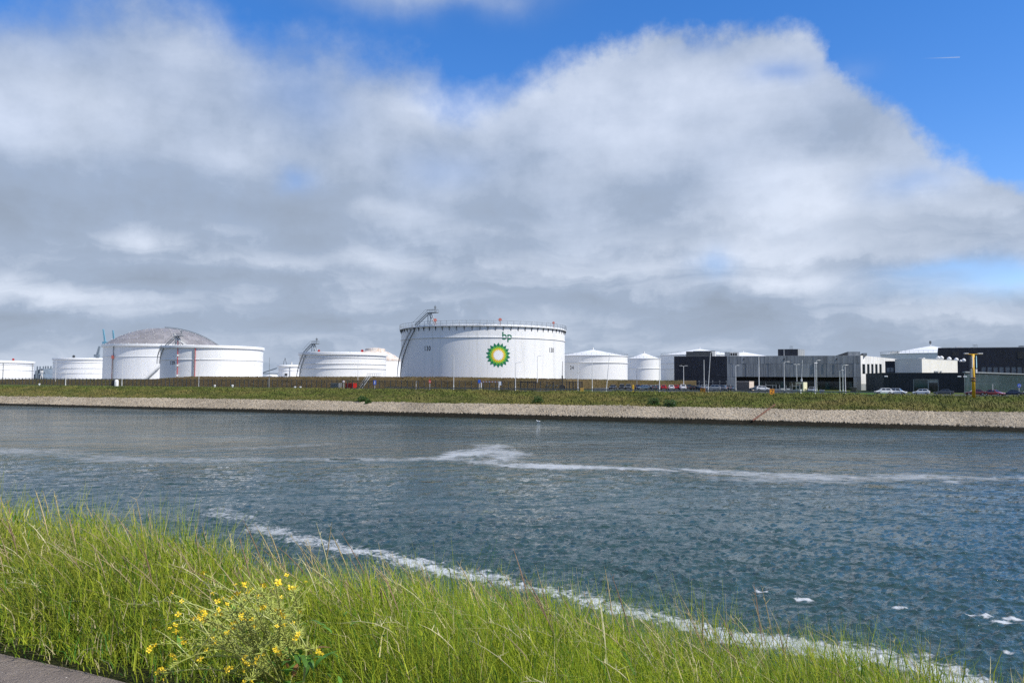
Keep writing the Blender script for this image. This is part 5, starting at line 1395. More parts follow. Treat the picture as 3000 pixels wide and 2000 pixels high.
# small white marker stones and cabinets on the verge
for px, py, hpx, lab in ((115, 1131, 6, 'white marker stone alone on the left green verge'), (681, 1139, 9, 'brightest white marker stone below tank 129'), (629, 1135, 7, 'pale stubby marker left of the brightest stone'), (880, 1133, 5, 'pale block at the fence foot under the three seam tank'), (864, 1133, 5, 'left pale block at the fence foot near the small tank')):
    n = nsh(px) + (27 if py > 1135 or px < 200 else 35); b = pt(px, n, GZ - .1); h = hpx * b.y / F
    t = thing('marker_stone', lab, 'marker', b, group='marker stones on the verge')
    MB().lathe([(.28, 0), (.24, h * .5), (.42, h * .55), (.40, h * .95), (.02, h + .02)], tuple(b), 8).build('stone', M['signwhite'], t)
n = nsh(335) + 31; b = pt(341, n, GZ - .2); t = thing('white_cabinet', 'rounded white cabinet beside a dark box on the left verge', 'cabinet', b)
MB().lathe([(.75, 0), (.75, 2.0), (.6, 2.5), (.02, 2.7)], tuple(b), 14).build('body', M['signwhite'], t, smooth=True); MB().box((b.x - .3, b.y - .78, b.z + .4), (b.x + .3, b.y - .74, b.z + 1.8)).build('door', M['wsteel'], t)
b = pt(332, n, GZ - .2); t = thing('dark_cabinet', 'dark box left of the rounded white cabinet', 'cabinet', b)
MB().box((b.x - .6, b.y - .4, b.z), (b.x + .7, b.y + .4, b.z + 2.3)).build('body', M['black'], t); MB().box((b.x - .65, b.y - .45, b.z + 2.3), (b.x + .75, b.y + .45, b.z + 2.4)).build('lid', M['dsteel'], t)

# huts by the yard
def hut(px0, pxc, px1, py0, d, mats, name, label, h_eave=.18):
    c0, c1 = xy(px0, d), xy(pxc, d - 3); Fh = Facade(c0, c1); e = Vector((0.66, 0.75, 0)); 
    # depth of the lit side so that it spans pxc..px1
    v = ray(px1, hor(px1)); kx = v.x / v.y; L = (kx * c1[1] - c1[0]) / (e.x - kx * e.y); F2 = Facade(c1, (c1[0] + e.x * L, c1[1] + e.y * L))
    z = Fh.z(pxc, py0); t = thing(name, label, 'hut', (c0[0], c0[1], GZ))
    poly = [c0, c1, tuple(F2.p1[:2]), tuple((Fh.p0 + e * L)[:2])]
    MB().prism(poly, GZ, z - h_eave).build('wall', M[mats[0]], t)
    mb = MB(); F2.box(mb, .01, F2.L - .01, GZ, z - h_eave - .01, .005, .06); mb.build('end_wall', M[mats[1]], t)
    mb = MB(); q = [Vector((*p, 0)) for p in poly]; m = sum(q, Vector()) / 4
    MB().prism([tuple((m + (w - m) * 1.05)[:2]) for w in q], z - h_eave, z).build('roof', M[mats[2]], t)
    return t, Fh, F2, z
t, Fh, F2, z = hut(2157, 2194.5, 2208, 1116.5, 240, ('beigeshade', 'beige', 'beige'), 'beige_hut', 'windowless beige hut with its shade-toned side facing the canal')
t, Fh, F2, z = hut(2331, 2353, 2364, 1117.5, 232, ('creamhut', 'creamhut', 'dsteel'), 'cream_hut', 'small cream hut with a flat dark roof beside the fenced yard')
mb = MB(); Fh.pbox(mb, 2334, 1124, 2350, 1139, .01, .06); mb.build('door', M['glassteal'], t)
mb = MB(); F2.box(mb, F2.L * .3, F2.L * .7, GZ + .1, GZ + 1.1, .07, .5); mb.build('wall_box', M['creamhut'], t)
p = Fh.hit(2352, 1118); MB().tube([(p.x, p.y + 1, z), (p.x, p.y + 1, z + .8)], .25, 8).build('vent', M['signwhite'], t)
def yard():
    n = nsh(2300) + 36; a, b = pt(2246, n, GZ), pt(2345, n, GZ); t = thing('yard_fence', 'fenced yard with pale posts and top rails before the glazed floor', 'fence', a)
    for px, h in ((2244, 2.6), (2264, 2.2), (2274, 2.3), (2284, 2.2), (2303, 2.1), (2315, 2.1), (2321, 2.6), (2343, 2.5)):
        q = pt(px, n, GZ); MB().box((q.x - .06, q.y - .06, GZ), (q.x + .06, q.y + .06, GZ + h)).build('post', M['steel'], t); MB().tube([q + Vector((0, 0, h)), q + Vector((-.25, -.2, h + .5))], .05, 4).build('bracket', M['steel'], t)
    for p0, p1, z in ((2244, 2274, 2.1), (2321, 2343, 2.0), (2274, 2321, 1.2)): MB().tube([pt(p0, n, GZ + z), pt(p1, n, GZ + z)], .06, 4).build('rail', M['steel'], t)
    q0, q1 = pt(2322, n - .1, GZ), pt(2342, n - .1, GZ); MB().obox(q0 + Vector((0, 0, .1)), q1 - q0, (0, .05, 0), (0, 0, .9)).build('gate_leaf', M['rail'], t)
    q = pt(2346, n - .3, GZ); t2 = thing('white_locker', 'narrow white locker at the right end of the yard gate', 'cabinet', q); MB().box((q.x - .22, q.y - .2, GZ), (q.x + .22, q.y + .2, GZ + 1.05)).build('body', M['signwhite'], t2); MB().box((q.x - .24, q.y - .22, GZ + 1.05), (q.x + .24, q.y + .22, GZ + 1.1)).build('lid', M['wsteel'], t2)
    for px, lab in ((2292, 'left pump unit inside the fenced yard'), (2309, 'right pump unit inside the fenced yard')):
        q = pt(px, n + 2, GZ); t3 = thing('pump_unit', lab, 'pump', q, group='pump units in the yard'); MB().box((q.x - .6, q.y - .4, GZ), (q.x + .6, q.y + .4, GZ + .7)).build('base', M['steel'], t3); MB().tube([(q.x - .5, q.y, GZ + 1.0), (q.x + .5, q.y, GZ + 1.0)], .32, 10).build('motor', M['rail'], t3)
yard()
n = nsh(2410) + 33.8; b0, b1 = pt(2401, n, GZ), pt(2415, n, GZ); t = thing('control_cabinet', 'grey control cabinet on the lawn with a white lit end', 'cabinet', b0)
F_ = Facade(tuple(b0[:2]), tuple(b1[:2])); mb = MB(); F_.box(mb, 0, F_.L, GZ, GZ + 1.0, -.6, 0); mb.build('body', M['rail'], t); mb = MB(); F_.box(mb, -.04, F_.L + .04, GZ + 1.0, GZ + 1.06, -.64, .04); mb.build('lid', M['wsteel'], t); mb = MB(); F_.box(mb, F_.L / 2 - .02, F_.L / 2 + .02, GZ + .1, GZ + .95, .001, .02); mb.build('door_gap', M['dsteel'], t)
n = nsh(2500) + 80; b = pt(2500, n, GZ); t = thing('waste_bin', 'black wheeled waste bin by the grey wall corner', 'bin', b)
MB().add([(b.x - .7, b.y - .5, GZ + .15), (b.x + .7, b.y - .5, GZ + .15), (b.x + .7, b.y + .5, GZ + .15), (b.x - .7, b.y + .5, GZ + .15), (b.x - .85, b.y - .6, GZ + 1.35), (b.x + .85, b.y - .6, GZ + 1.35), (b.x + .85, b.y + .6, GZ + 1.35), (b.x - .85, b.y + .6, GZ + 1.35)], [(0, 3, 2, 1), (4, 5, 6, 7), (0, 1, 5, 4), (1, 2, 6, 5), (2, 3, 7, 6), (3, 0, 4, 7)]).build('body', M['black'], t)
MB().box((b.x - .9, b.y - .65, GZ + 1.36), (b.x + .9, b.y + .65, GZ + 1.48)).build('lid', M['dsteel'], t)
for sx in (-.5, .5): MB().disc((b.x + sx, b.y - .3, GZ + .12), .12, (1, 0, 0), .08, 8).build('wheel', M['tyre'], t)
# yellow traffic post with panels on the bank
n = nsh(2853) + 19; zb = at_n(2853, 1166, n).z; b = pt(2853, n, zb); zt = at_n(2853, 1038, n).z; s = b.y / F
t = thing('yellow_signal_post', 'tall yellow post with crossarm lamps and a pale blue panel', 'signal post', b)
MB().tube([b - Vector((0, 0, .5)), Vector((b.x, b.y, zt))], [.36, .34], 14).build('post', M['yellow'], t, smooth=True)
MB().box((b.x - 24 * s, b.y - .18, zt), (b.x + 27 * s, b.y + .18, zt + .14)).build('crossarm', M['yellow'], t)
for x0, x1 in ((-25, -14), (15, 28)): MB().box((b.x + x0 * s, b.y - .3, zt + .142), (b.x + x1 * s, b.y + .3, zt + .32)).build('lamp_housing', M['wsteel'], t)
zz = lambda py: at_n(2853, py, n).z
MB().obox((b.x + 5.6 * s, b.y - .5, zz(1078)), (.15, .12, 0), (.55, .75, 0), (0, 0, zz(1042) - zz(1078))).build('blue_panel', M['paleblue'], t)
MB().obox((b.x - 10 * s, b.y - .45, zz(1077)), (.30, 0, 0), (0, .5, 0), (0, 0, zz(1043) - zz(1077))).build('dark_panel', M['dsteel'], t)
MB().obox((b.x - 6.3 * s, b.y - .50, zz(1077)), (.16, 0, 0), (0, .5, 0), (0, 0, zz(1043) - zz(1077))).build('panel_edge', M['wsteel'], t)
MB().obox((b.x + 4.8 * s, b.y - .4, zz(1092)), (.34, 0, 0), (0, .5, 0), (0, 0, zz(1081) - zz(1092))).build('lower_box', M['signwhite'], t)
MB().obox((b.x - 9 * s, b.y - .4, zz(1106)), (.30, 0, 0), (0, .5, 0), (0, 0, zz(1080) - zz(1106))).build('lower_box', M['steel'], t)
for py in (1109, 1117): MB().lathe([(.43, zz(py) - zb), (.50, zz(py) - zb + .05), (.50, zz(py) - zb + .3), (.43, zz(py) - zb + .35)], tuple(b), 14).build('clamp', M['rust'], t)

# rusty chute on the revetment
a = Vector(bank_pos(2268, 1.12)); b = Vector(bank_pos(2203, -0.22)); b.z = max(b.z, .25)
t = thing('rusty_pipe', 'rusty drain pipe lying slanted down the stone revetment', 'pipe', b)
up = Vector((0, 0, .28)); MB().tube([b + up, a + up], .22, 8).build('pipe', M['rust'], t)
MB().tube([a + up, a + up + (a - b).normalized() * .25], .30, 8).build('collar', M['rust'], t)

# ================================================================== CARS
def car_meshes(kind):
    """local x = forward, z = up; returns mesh data per part"""
    if kind == 'hatch':   L, W, Hh, belt, prof = 4.0, 1.72, 1.50, .92, dict(w0=.98, r0=.38, r1=-1.35, w1=-1.85, bon=.80, tail=.98)
    elif kind == 'sedan': L, W, Hh, belt, prof = 4.5, 1.78, 1.45, .90, dict(w0=.95, r0=.25, r1=-1.0, w1=-1.75, bon=.78, tail=.95)
    elif kind == 'estate': L, W, Hh, belt, prof = 4.5, 1.78, 1.50, .92, dict(w0=1.0, r0=.35, r1=-1.75, w1=-2.15, bon=.80, tail=.98)
    else:                 L, W, Hh, belt, prof = 4.4, 1.84, 1.68, 1.02, dict(w0=.95, r0=.40, r1=-1.6, w1=-2.05, bon=.95, tail=1.05)
    h = L / 2; w = W / 2
    # lower body: cross sections along x (x, z bottom, z shoulder, half width)
    st = [(-h, .42, prof['tail'] - .16, w * .80), (-h + .12, .26, prof['tail'] - .02, w * .93), (-h + .6, .22, belt + .02, w), (-.4, .20, belt, w), (prof['w0'], .20, belt - .01, w), (h - .75, .22, prof['bon'], w * .98), (h - .15, .26, prof['bon'] - .12, w * .90), (h, .38, .60, w * .78)]
    mb = MB(); vs = []; k = 8
    for x, zb, zs, hw in st:
        vs += [(x, -hw * .92, zb), (x, -hw, zb + .14), (x, -hw, zs - .12), (x, -hw * .86, zs), (x, hw * .86, zs), (x, hw, zs - .12), (x, hw, zb + .14), (x, hw * .92, zb)]
    fs = [(i * k + j, (i + 1) * k + j, (i + 1) * k + (j + 1) % k, i * k + (j + 1) % k) for i in range(len(st) - 1) for j in range(k)]
    fs += [tuple(range(k)), tuple(len(st) * k - 1 - j for j in range(k))]
    mb.add(vs, fs); out = {'body': mb.mesh('body')}
    # cabin frame
    w0, r0, r1, w1 = prof['w0'], prof['r0'], prof['r1'], prof['w1']; wb = w * .86; wr = w * .68; zb = belt - .02
    C = [(w0, -wb, zb), (w0, wb, zb), (w1, wb, zb + .04), (w1, -wb, zb + .04), (r0, -wr, Hh - .03), (r0, wr, Hh - .03), (r1, wr, Hh - .02), (r1, -wr, Hh - .02), ((r0 + r1) / 2, -wr, Hh), ((r0 + r1) / 2, wr, Hh)]
    mb = MB().add(C, [(0, 1, 5, 4), (2, 3, 7, 6), (1, 2, 6, 9, 5), (3, 0, 4, 8, 7), (4, 5, 9, 8), (8, 9, 6, 7)]); out['cabin'] = mb.mesh('cabin')
    def quad(a, b, c, d, ins, off):
        a, b, c, d = map(Vector, (a, b, c, d)); m = (a + b + c + d) / 4; n = (b - a).cross(d - a).normalized()
        P = [m + (q - m) * ins + n * off for q in (a, b, c, d)]; return MB().add(P + [q - n * .02 for q in P], [(0, 1, 2, 3), (7, 6, 5, 4), (0, 4, 5, 1), (1, 5, 6, 2), (2, 6, 7, 3), (3, 7, 4, 0)])
    out['windscreen'] = quad(C[0], C[1], C[5], C[4], .88, .012).mesh('windscreen')
    out['rear_window'] = quad(C[2], C[3], C[7], C[6], .84, .012).mesh('rear_window')
    for nm, y, sg in (('side_window_r', -1, -1), ('side_window_l', 1, 1)):
        def sp(x, t):
            b0 = np.interp(t, [0, 1], [wb, wr]); z = zb + (Hh - .03 - zb) * t; return (x, sg * b0, z)
        xm0 = (w0 + r0) / 2 - .38; mid = (w0 + w1) / 2 + .05
        mb = MB()
        for xa, xb_, ta, tb in ((w0 - .25, mid + .04, r0 - .05, mid + .04), (mid - .06, w1 + .28, mid - .06, r1 + .05)):
            q = [sp(xa, .10), sp(xb_, .10), sp(tb, .86), sp(ta, .86)]
            q = q if sg > 0 else q[::-1]
            mb2 = quad(*q, 1.0, .012); mb.add(mb2.v, mb2.f)
        out[nm] = mb.mesh('side_window')
    tm = MB().tube([(0, -.1, 0), (0, .1, 0)], .31, 16); out['tyre'] = tm.mesh('wheel')
    out['rimm'] = MB().tube([(0, -.11, 0), (0, .11, 0)], .19, 10).mesh('rim')
    lm = MB().obox((-.05, -.17, -.07), (.1, 0, 0), (0, .34, 0), (0, 0, .14)); out['light'] = lm.mesh('light')
    out['bumper'] = MB().obox((-.04, -.55, -.06), (.08, 0, 0), (0, 1.1, 0), (0, 0, .12)).mesh('bumper')
    out['mirror'] = MB().obox((-.06, -.09, -.06), (.12, 0, 0), (0, .18, 0), (0, 0, .12)).mesh('mirror')
    for k_, me in out.items():
        me.materials.append({'body': CP['white'], 'cabin': CP['white'], 'tyre': M['tyre'], 'rimm': M['rim'], 'light': M['lampw'], 'bumper': M['dsteel'], 'mirror': CP['white']}.get(k_, M['carglass']))
    return out, h, w, prof
CARS = {k: car_meshes(k) for k in ('hatch', 'sedan', 'estate', 'suv')}
def car(kind, color, px, off, yaw, label, group, s=1.0, dz=0.0):
    me, h, w, prof = CARS[kind]; b = pt(px, nsh(px) + off, GZ + .012 + dz)
    t = thing('parked_car', label, 'car', b, rad(yaw), group); t.scale = (s, s, s); m = CP[color]
    inst('body', me['body'], t, m); inst('cabin', me['cabin'], t, m)
    inst('windscreen', me['windscreen'], t); inst('rear_window', me['rear_window'], t)
    inst('side_window', me['side_window_r'], t); inst('side_window', me['side_window_l'], t)
    for x in (h - .80, -h + .78):
        for y in (-w + .08, w - .08):
            wl = inst('wheel', me['tyre'], t, None, (x, y, .31)); inst('rim', me['rimm'], wl, None, (0, .004 if y > 0 else -.004, 0))
    for y in (-w * .62, w * .62):
        inst('headlight', me['light'], t, M['lampw'], (h - .10, y, .64)); inst('tail_light', me['light'], t, M['lampr'], (-h + .03, y, .80))
        inst('mirror', me['mirror'], t, m, (prof['w0'] - .35, y * 1.62, .98))
    inst('front_bumper', me['bumper'], t, None, (h - .03, 0, .45)); inst('rear_bumper', me['bumper'], t, None, (-h + .02, 0, .48))
UA = math.degrees(math.atan2(UV.y, UV.x))      # heading along the canal, nose to the left
G1 = 'cars parked beside the road'; G2 = 'cars in the works car park'
car('hatch', 'white', 2588, 37, UA + 14, 'leftmost white hatchback parked by the gatehouse', G1, 1.08)
car('hatch', 'white', 2631, 38.5, UA + 165, 'white car seen from behind between two other white cars', G1, 1.05)
car('hatch', 'white', 2699, 38, UA - 40 + 30, 'white hatchback in front of the teal glass door', G1, 1.0)
car('sedan', 'grey', 2765, 38, UA - 6, 'dark grey saloon right of the glass door', G1, 1.02)
car('sedan', 'darkred', 2856, 38, UA + 5, 'dark red car partly behind the yellow post', G1, 1.03)
car('sedan', 'pinkred', 2914, 36.5, UA + 140, 'light red car seen from behind right of the yellow post', G1, 1.0)
car('sedan', 'blue', 2964, 37.5, UA - 8, 'dark blue saloon under the round blue sign', G1, 1.0)
car('sedan', 'black', 3012, 37.5, UA + 4, 'black car cut off by the right picture edge', G1, 1.0)
LOT = [('sedan', 'black', 1796, 56, 250, 'black car at the left end of the car park row'), ('suv', 'black', 1822, 54, 262, 'black car with bright headlights near the row\'s left end'), ('suv', 'grey', 1841, 58, 258, 'dark grey tall car left of the yellow marker post'),
       ('sedan', 'blue', 1869, 58, 80, 'dark blue car right of the yellow marker post'), ('sedan', 'slate', 1885, 55, 200, 'slate blue saloon before the narrow tank'), ('hatch', 'darkred', 1899, 62, 90, 'small dark red car half hidden in the row'),
       ('sedan', 'grey', 1912, 57, 95, 'grey car before the tank seam'), ('estate', 'slate', 1925, 59, 88, 'slate estate car left of the white post'), ('hatch', 'red', 1945, 56, 75, 'bright red hatchback, larger of the two red cars'), ('hatch', 'white', 1966, 55, 84, 'white hatchback between the two red cars'),
       ('hatch', 'red', 1983, 58, 70, 'bright red hatchback between the two white cars'), ('suv', 'white', 2000, 56, 84, 'white tall car right of the red hatchbacks'), ('suv', 'grey', 2018, 58, 80, 'dark tall car before the navy wall lamp'), ('hatch', 'black', 2031, 56, 70, 'black hatchback left of the Z board'),
       ('sedan', 'slate', 2047, 57, 110, 'slate car behind the tilted Z board'), ('suv', 'silver', 2066, 57, 60, 'silver car at the foot of the leaning lamp'), ('suv', 'silver', 2090, 52, 160, 'silver tall car seen from the side before the grey planks'), ('estate', 'silver', 2108, 55, 150, 'silver estate with pale bonnet near the grey planks'),
       ('suv', 'black', 2127, 58, 100, 'black tall car left of the beige hut'), ('sedan', 'slate', 2143, 58, 255, 'slate car at the beige hut\'s left corner'), ('sedan', 'slate', 2216, 62, 170, 'slate car right behind the beige hut'), ('hatch', 'white', 2236, 54, -12, 'white hatchback in side view right of the beige hut'),
       ('suv', 'silver', 2378, 60, 240, 'silver car behind the bulb topped post')]
for k, c_, px, off, yaw, lab in LOT: car(k, c_, px, off, yaw, lab, G2, 1.0, .42 if px < 2330 else .0)

# ================================================================== FAR SHIPYARD CRANES AND WORKS
def crane(px, py0, py1, d, lean, mat, label, w=1.6):
    b = at_d(px, hor(px), d); b.z = GZ; zt = at_d(px, py0, d).z; z1 = at_d(px, py1, d).z
    t = thing('harbour_crane', label, 'crane', b, group='harbour cranes behind the tanks'); s = d / F
    for o in (-1.2, 1.2):
        MB().tube([(b.x + o, b.y, GZ), (b.x + o * .8, b.y, z1)], w * .5, 4).build('leg', M[mat], t)
    MB().box((b.x - 4, b.y - 2, z1 - 2), (b.x + 3, b.y + 2, z1 + 2)).build('machine_house', M[mat], t)
    for o in (-.5, .5): MB().tube([(b.x + o * w, b.y, z1), (b.x + lean * s + o * w * .5, b.y, zt)], w * .42, 4).build('boom', M[mat], t)
    for i in range(7): f = (i + .5) / 7; MB().tube([(b.x - .5 * w + lean * s * f, b.y, z1 + (zt - z1) * f), (b.x + .5 * w + lean * s * (f + .07), b.y, z1 + (zt - z1) * (f + .07))], w * .2, 4).build('lattice', M[mat], t)
crane(305, 964, 1004, 1300, -7, 'craneblue', 'blue raised crane boom left of the grey dome', 2.2)
crane(331, 967, 1004, 1320, -4, 'craneblue', 'second blue crane boom touching the grey dome', 2.2)
crane(283, 1014, 1042, 1100, 6, 'cranegrey', 'grey crane boom above the three seam tank', 2.6)
def far_works():
    for i, (px, w, py, d, lab) in enumerate(((120, 16, 1080, 900, 'hazy blue grey mound of works left of the three seam tank'), (143, 14, 1079, 950, 'hazy blue grey mound touching the three seam tank'), (110, 30, 1094, 800, 'low grey works shed between the two left tanks'))):
        b = at_d(px, hor(px), d); s = d / F; z = at_d(px, py, d).z; t = thing('distant_works', lab, 'works', (b.x, b.y, GZ), group='hazy works between the left tanks')
        P = [(-w * s, GZ), (-w * s, z - 6), (-w * .5 * s, z - 1), (0, z), (w * .4 * s, z - 2), (w * s, z - 7), (w * s, GZ)]
        vs = [(b.x + x, b.y, q) for x, q in P] + [(b.x + x, b.y + 30, q) for x, q in P]; k = len(P)
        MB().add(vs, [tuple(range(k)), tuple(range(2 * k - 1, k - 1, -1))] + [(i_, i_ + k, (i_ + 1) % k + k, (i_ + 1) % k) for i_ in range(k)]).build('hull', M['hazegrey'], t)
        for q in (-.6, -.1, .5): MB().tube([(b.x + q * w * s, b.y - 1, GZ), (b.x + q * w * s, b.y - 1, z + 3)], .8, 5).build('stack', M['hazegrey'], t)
    b = at_d(797, hor(797), 700); s = 700 / F; zt = at_d(797, 1096, 700).z
    t = thing('round_white_vessel', 'low white vessel with pipe bridge behind tank 129', 'tank', (b.x, b.y, GZ))
    MB().lathe([(18 * s, 0), (18 * s, zt - GZ - 2), (12 * s, zt - GZ - .4), (.05, zt - GZ)], (b.x, b.y, GZ), 24).build('shell', M['tank'], t)
    for x0, x1, z0, z1 in ((-25, 25, 1094, 1094), (-20, 22, 1092, 1078)):
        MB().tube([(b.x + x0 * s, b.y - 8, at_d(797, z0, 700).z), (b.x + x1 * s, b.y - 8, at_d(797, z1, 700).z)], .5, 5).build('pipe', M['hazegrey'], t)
    b = at_d(122, hor(122), 500); t = thing('white_tripod', 'white tripod tower between the two left tanks', 'tower', (b.x, b.y, GZ)); z = at_d(122, 1092, 500).z
    for o in (-1.3, 1.3): MB().tube([(b.x + o, b.y, GZ), (b.x, b.y, z)], .22, 5).build('leg', M['wsteel'], t)
    MB().box((b.x - .6, b.y - .5, z), (b.x + .6, b.y + .5, z + 1.6)).build('cabin', M['wsteel'], t)
far_works()

# ================================================================== SHRUBS ON THE FAR BANK
M['leafm'] = attr_mat('shrub_leaves', 0.55, 0.2, 0.3, up=0.5)
def shrub(px, s, rx, rz, label, seed, flowers=0):
    r = np.random.default_rng(seed); b = Vector(bank_pos(px, s)); t = thing('shrub', label, 'shrub', b, group='shrubs on the far bank')
    mb = MB()
    for i in range(6):
        a = i * 1.05; mb.tube([b, b + Vector((math.cos(a) * rx * .4, math.sin(a) * rx * .4, rz * .8)), b + Vector((math.cos(a) * rx * .7, math.sin(a) * rx * .7, rz * 1.3))], [.07, .05, .02], 5)
    mb.build('stems', M['rust'], t)
    N = 1500; c = r.normal(0, 1, (N, 3)); c /= np.linalg.norm(c, axis=1)[:, None]; c *= r.uniform(.45, 1, (N, 1)) ** .5
    lob = 1 + .35 * np.sin(3 * np.arctan2(c[:, 1], c[:, 0]) + seed) + .25 * np.sin(5 * c[:, 2] + seed)
    p = c * np.array([rx, rx, rz]) * lob[:, None]; p[:, 2] = np.abs(p[:, 2] + rz * .55); p += np.array([0, 0, -.1])
    d1 = r.normal(0, 1, (N, 3)); d1 /= np.linalg.norm(d1, axis=1)[:, None]; d2 = np.cross(d1, r.normal(0, 1, (N, 3))); d2 /= np.linalg.norm(d2, axis=1)[:, None]
    sz = r.uniform(.07, .16, (N, 1)); v = np.stack([p - d1 * sz, p + d2 * sz * .6, p + d1 * sz, p - d2 * sz * .6], 1)
    col = np.array([.035, .085, .014]) * r.uniform(.6, 1.6, (N, 1))
    if flowers: col[:flowers] = (.6, .6, .52)
    np_obj('crown', v.reshape(-1, 3), np.arange(N * 4).reshape(-1, 4), M['leafm'], np.repeat(col, 4, 0), smooth=False, parent=t)
shrub(1062, 1.0, 1.15, 1.2, 'round green shrub at the turf edge, taller of the left pair', 1)
shrub(1081, .80, .85, .75, 'small green shrub lower on the stones beside a taller one', 2)
shrub(1577, 1.12, 1.3, 1.0, 'dark green shrub on the turf below the big tank\'s right side', 3)
shrub(1916, 1.12, 1.45, .95, 'green shrub left of the one with white blossoms', 4)
shrub(1965, 1.06, 1.5, .95, 'wide green shrub with white blossoms at the turf edge', 5, 45)

# gull resting on the water
b = at_z(1577, 1236, 0.0); t = thing('gull', 'white gull floating near the far stone bank', 'gull', b)
def gull():
    sk = []
    mb = MB(); P = [(-.42, 0, .14), (-.30, 0, .12), (-.10, 0, .12), (.12, 0, .13), (.24, 0, .20), (.29, 0, .30), (.34, 0, .36), (.42, 0, .34)]; R_ = [.02, .08, .14, .13, .08, .06, .075, .03]
    mb.tube(P, R_, 10); o = mb.build('body', M['bird'], t, smooth=True, local=True)
    MB().tube([(.42, 0, .34), (.50, 0, .32)], [.025, .008], 6).build('beak', M['beak'], t, local=True)
    for sg in (-1, 1): MB().add([(.12, sg * .12, .20), (-.15, sg * .15, .22), (-.52, sg * .04, .20), (-.15, sg * .10, .25), (.05, sg * .09, .24)], [(0, 1, 2, 3, 4)] if sg > 0 else [(4, 3, 2, 1, 0)]).build('wing', M['birdgrey'], t, local=True)
    t.rotation_euler = (0, 0, rad(160)); t.scale = (1.25, 1.25, 1.25)
gull()

# ================================================================== FOREGROUND VEGETATION
GP_N = np.array([-40, -3.2, 2.68, 3.13, 3.45, 3.9, 4.45, 5.2, 6.2, 8.2, 12, 20, 24, 30]); GP_Z = np.array([8.33, 8.33, 8.33, 8.34, 8.28, 8.08, 7.81, 7.46, 7.0, 6.1, 4.3, 1.0, -.6, -2.5])
def bank_z(n): return np.interp(n, GP_N, GP_Z)
def nu_np(n, u, dz=0.0):
    return np.stack([NV.x * n + UV.x * u, NV.y * n + UV.y * u, bank_z(n) + dz], 1)
def tall(u):      # the sward is taller towards the left
    return np.interp(u, [-4, -1, 0, 1, 2.2, 4, 8, 12, 18], [.86, .86, .90, .97, 1.02, 1.06, 1.14, 1.22, 1.25])
MUST_U, MUST_N = [], []
def view_ok(n, u, pad=0.24):
    x = NV.x * n + UV.x * u; y = NV.y * n + UV.y * u; return (y > 0.6) & (np.abs(x) < y * (0.662 + pad) + 0.9)
def grass():
    N0 = 320000
    u = RNG.uniform(-7, 20, N0); n = RNG.uniform(2.9, 8.6, N0)
    den = np.interp(n + 0.25 * (fbm(u * 1.1, u * 0, 515) - .5), [3.12, 3.22, 3.36, 3.58, 6, 7.2, 8.6], [.0, .10, .6, 1, 1, .5, .22])
    cl = fbm(u * 1.9, n * 1.9, 301)
    dist = np.hypot(NV.x * n + UV.x * u, NV.y * n + UV.y * u)
    keep = (RNG.uniform(0, 1, N0) < den * (0.35 + 1.1 * cl) * np.clip(5.5 / dist, .45, 1)) & view_ok(n, u)
    u = u[keep]; n = n[keep]; cl = cl[keep]; dist = dist[keep]; N = len(u)
    base = nu_np(n, u, -0.04) + np.concatenate([RNG.normal(0, .012, (N, 2)), np.zeros((N, 1))], 1)
    hgt = tall(u) * np.interp(n, [2.93, 3.15, 3.4, 3.9, 4.8, 6, 8], [.12, .26, .50, .86, 1.10, 1.14, 1.0])
    h = hgt * RNG.uniform(0.55, 1.05, N) * (0.52 + 0.94 * fbm(u * 1.1, n * 1.1, 311))
    big = fbm(u * 0.35, n * 0.35, 77)
    wl = np.interp(u, [-2, 3, 9], [.06, .26, .46])               # wind: more bent on the left
    wv = wl * RNG.uniform(.2, 1.5, N); lean = np.stack([UV.x * wv, UV.y * wv], 1) + RNG.normal(0, .24, (N, 2)) + (np.clip(3.5 - n, 0, .6) * 0.5)[:, None] * np.array([NV.x, NV.y])
    flop = RNG.uniform(0, 1, N) < .14; lean[flop] *= 2.2
    w = RNG.uniform(.0036, .0080, N) * np.clip(dist / 5.0, .75, 1.7)
    yaw = RNG.normal(0, .75, N)
    t1 = RNG.uniform(0, 1, (N, 1)); t2 = RNG.uniform(0, 1, (N, 1))
    c = np.array([.165, .265, .010]) * (1 - t1) + np.array([.36, .40, .022]) * t1
    bl = np.clip((np.interp(u, [-1, 5, 11], [.0, .35, .6])[:, None] + big[:, None] - .55), 0, .6)
    c = c * (1 - bl) + np.array([.37, .35, .09]) * bl
    dry = (t2 > .955); c = np.where(dry, np.array([.50, .42, .20]), c)
    dkg = (t2 < .16); c = np.where(dkg, np.array([.075, .175, .018]), c)
    c *= RNG.uniform(.6, 1.3, (N, 1)) * (0.78 + 0.44 * fbm(u * 2.3, n * 2.3, 888))[:, None]
    v, q, cc = blade_mesh(base, h, w, lean, yaw, 3, c)
    tag(np_obj('tall_grass', v, q, M['blade'], cc), 'tall wind blown green grass on the near bank', 'grass', kind='stuff')
    print('blades', N)
grass()
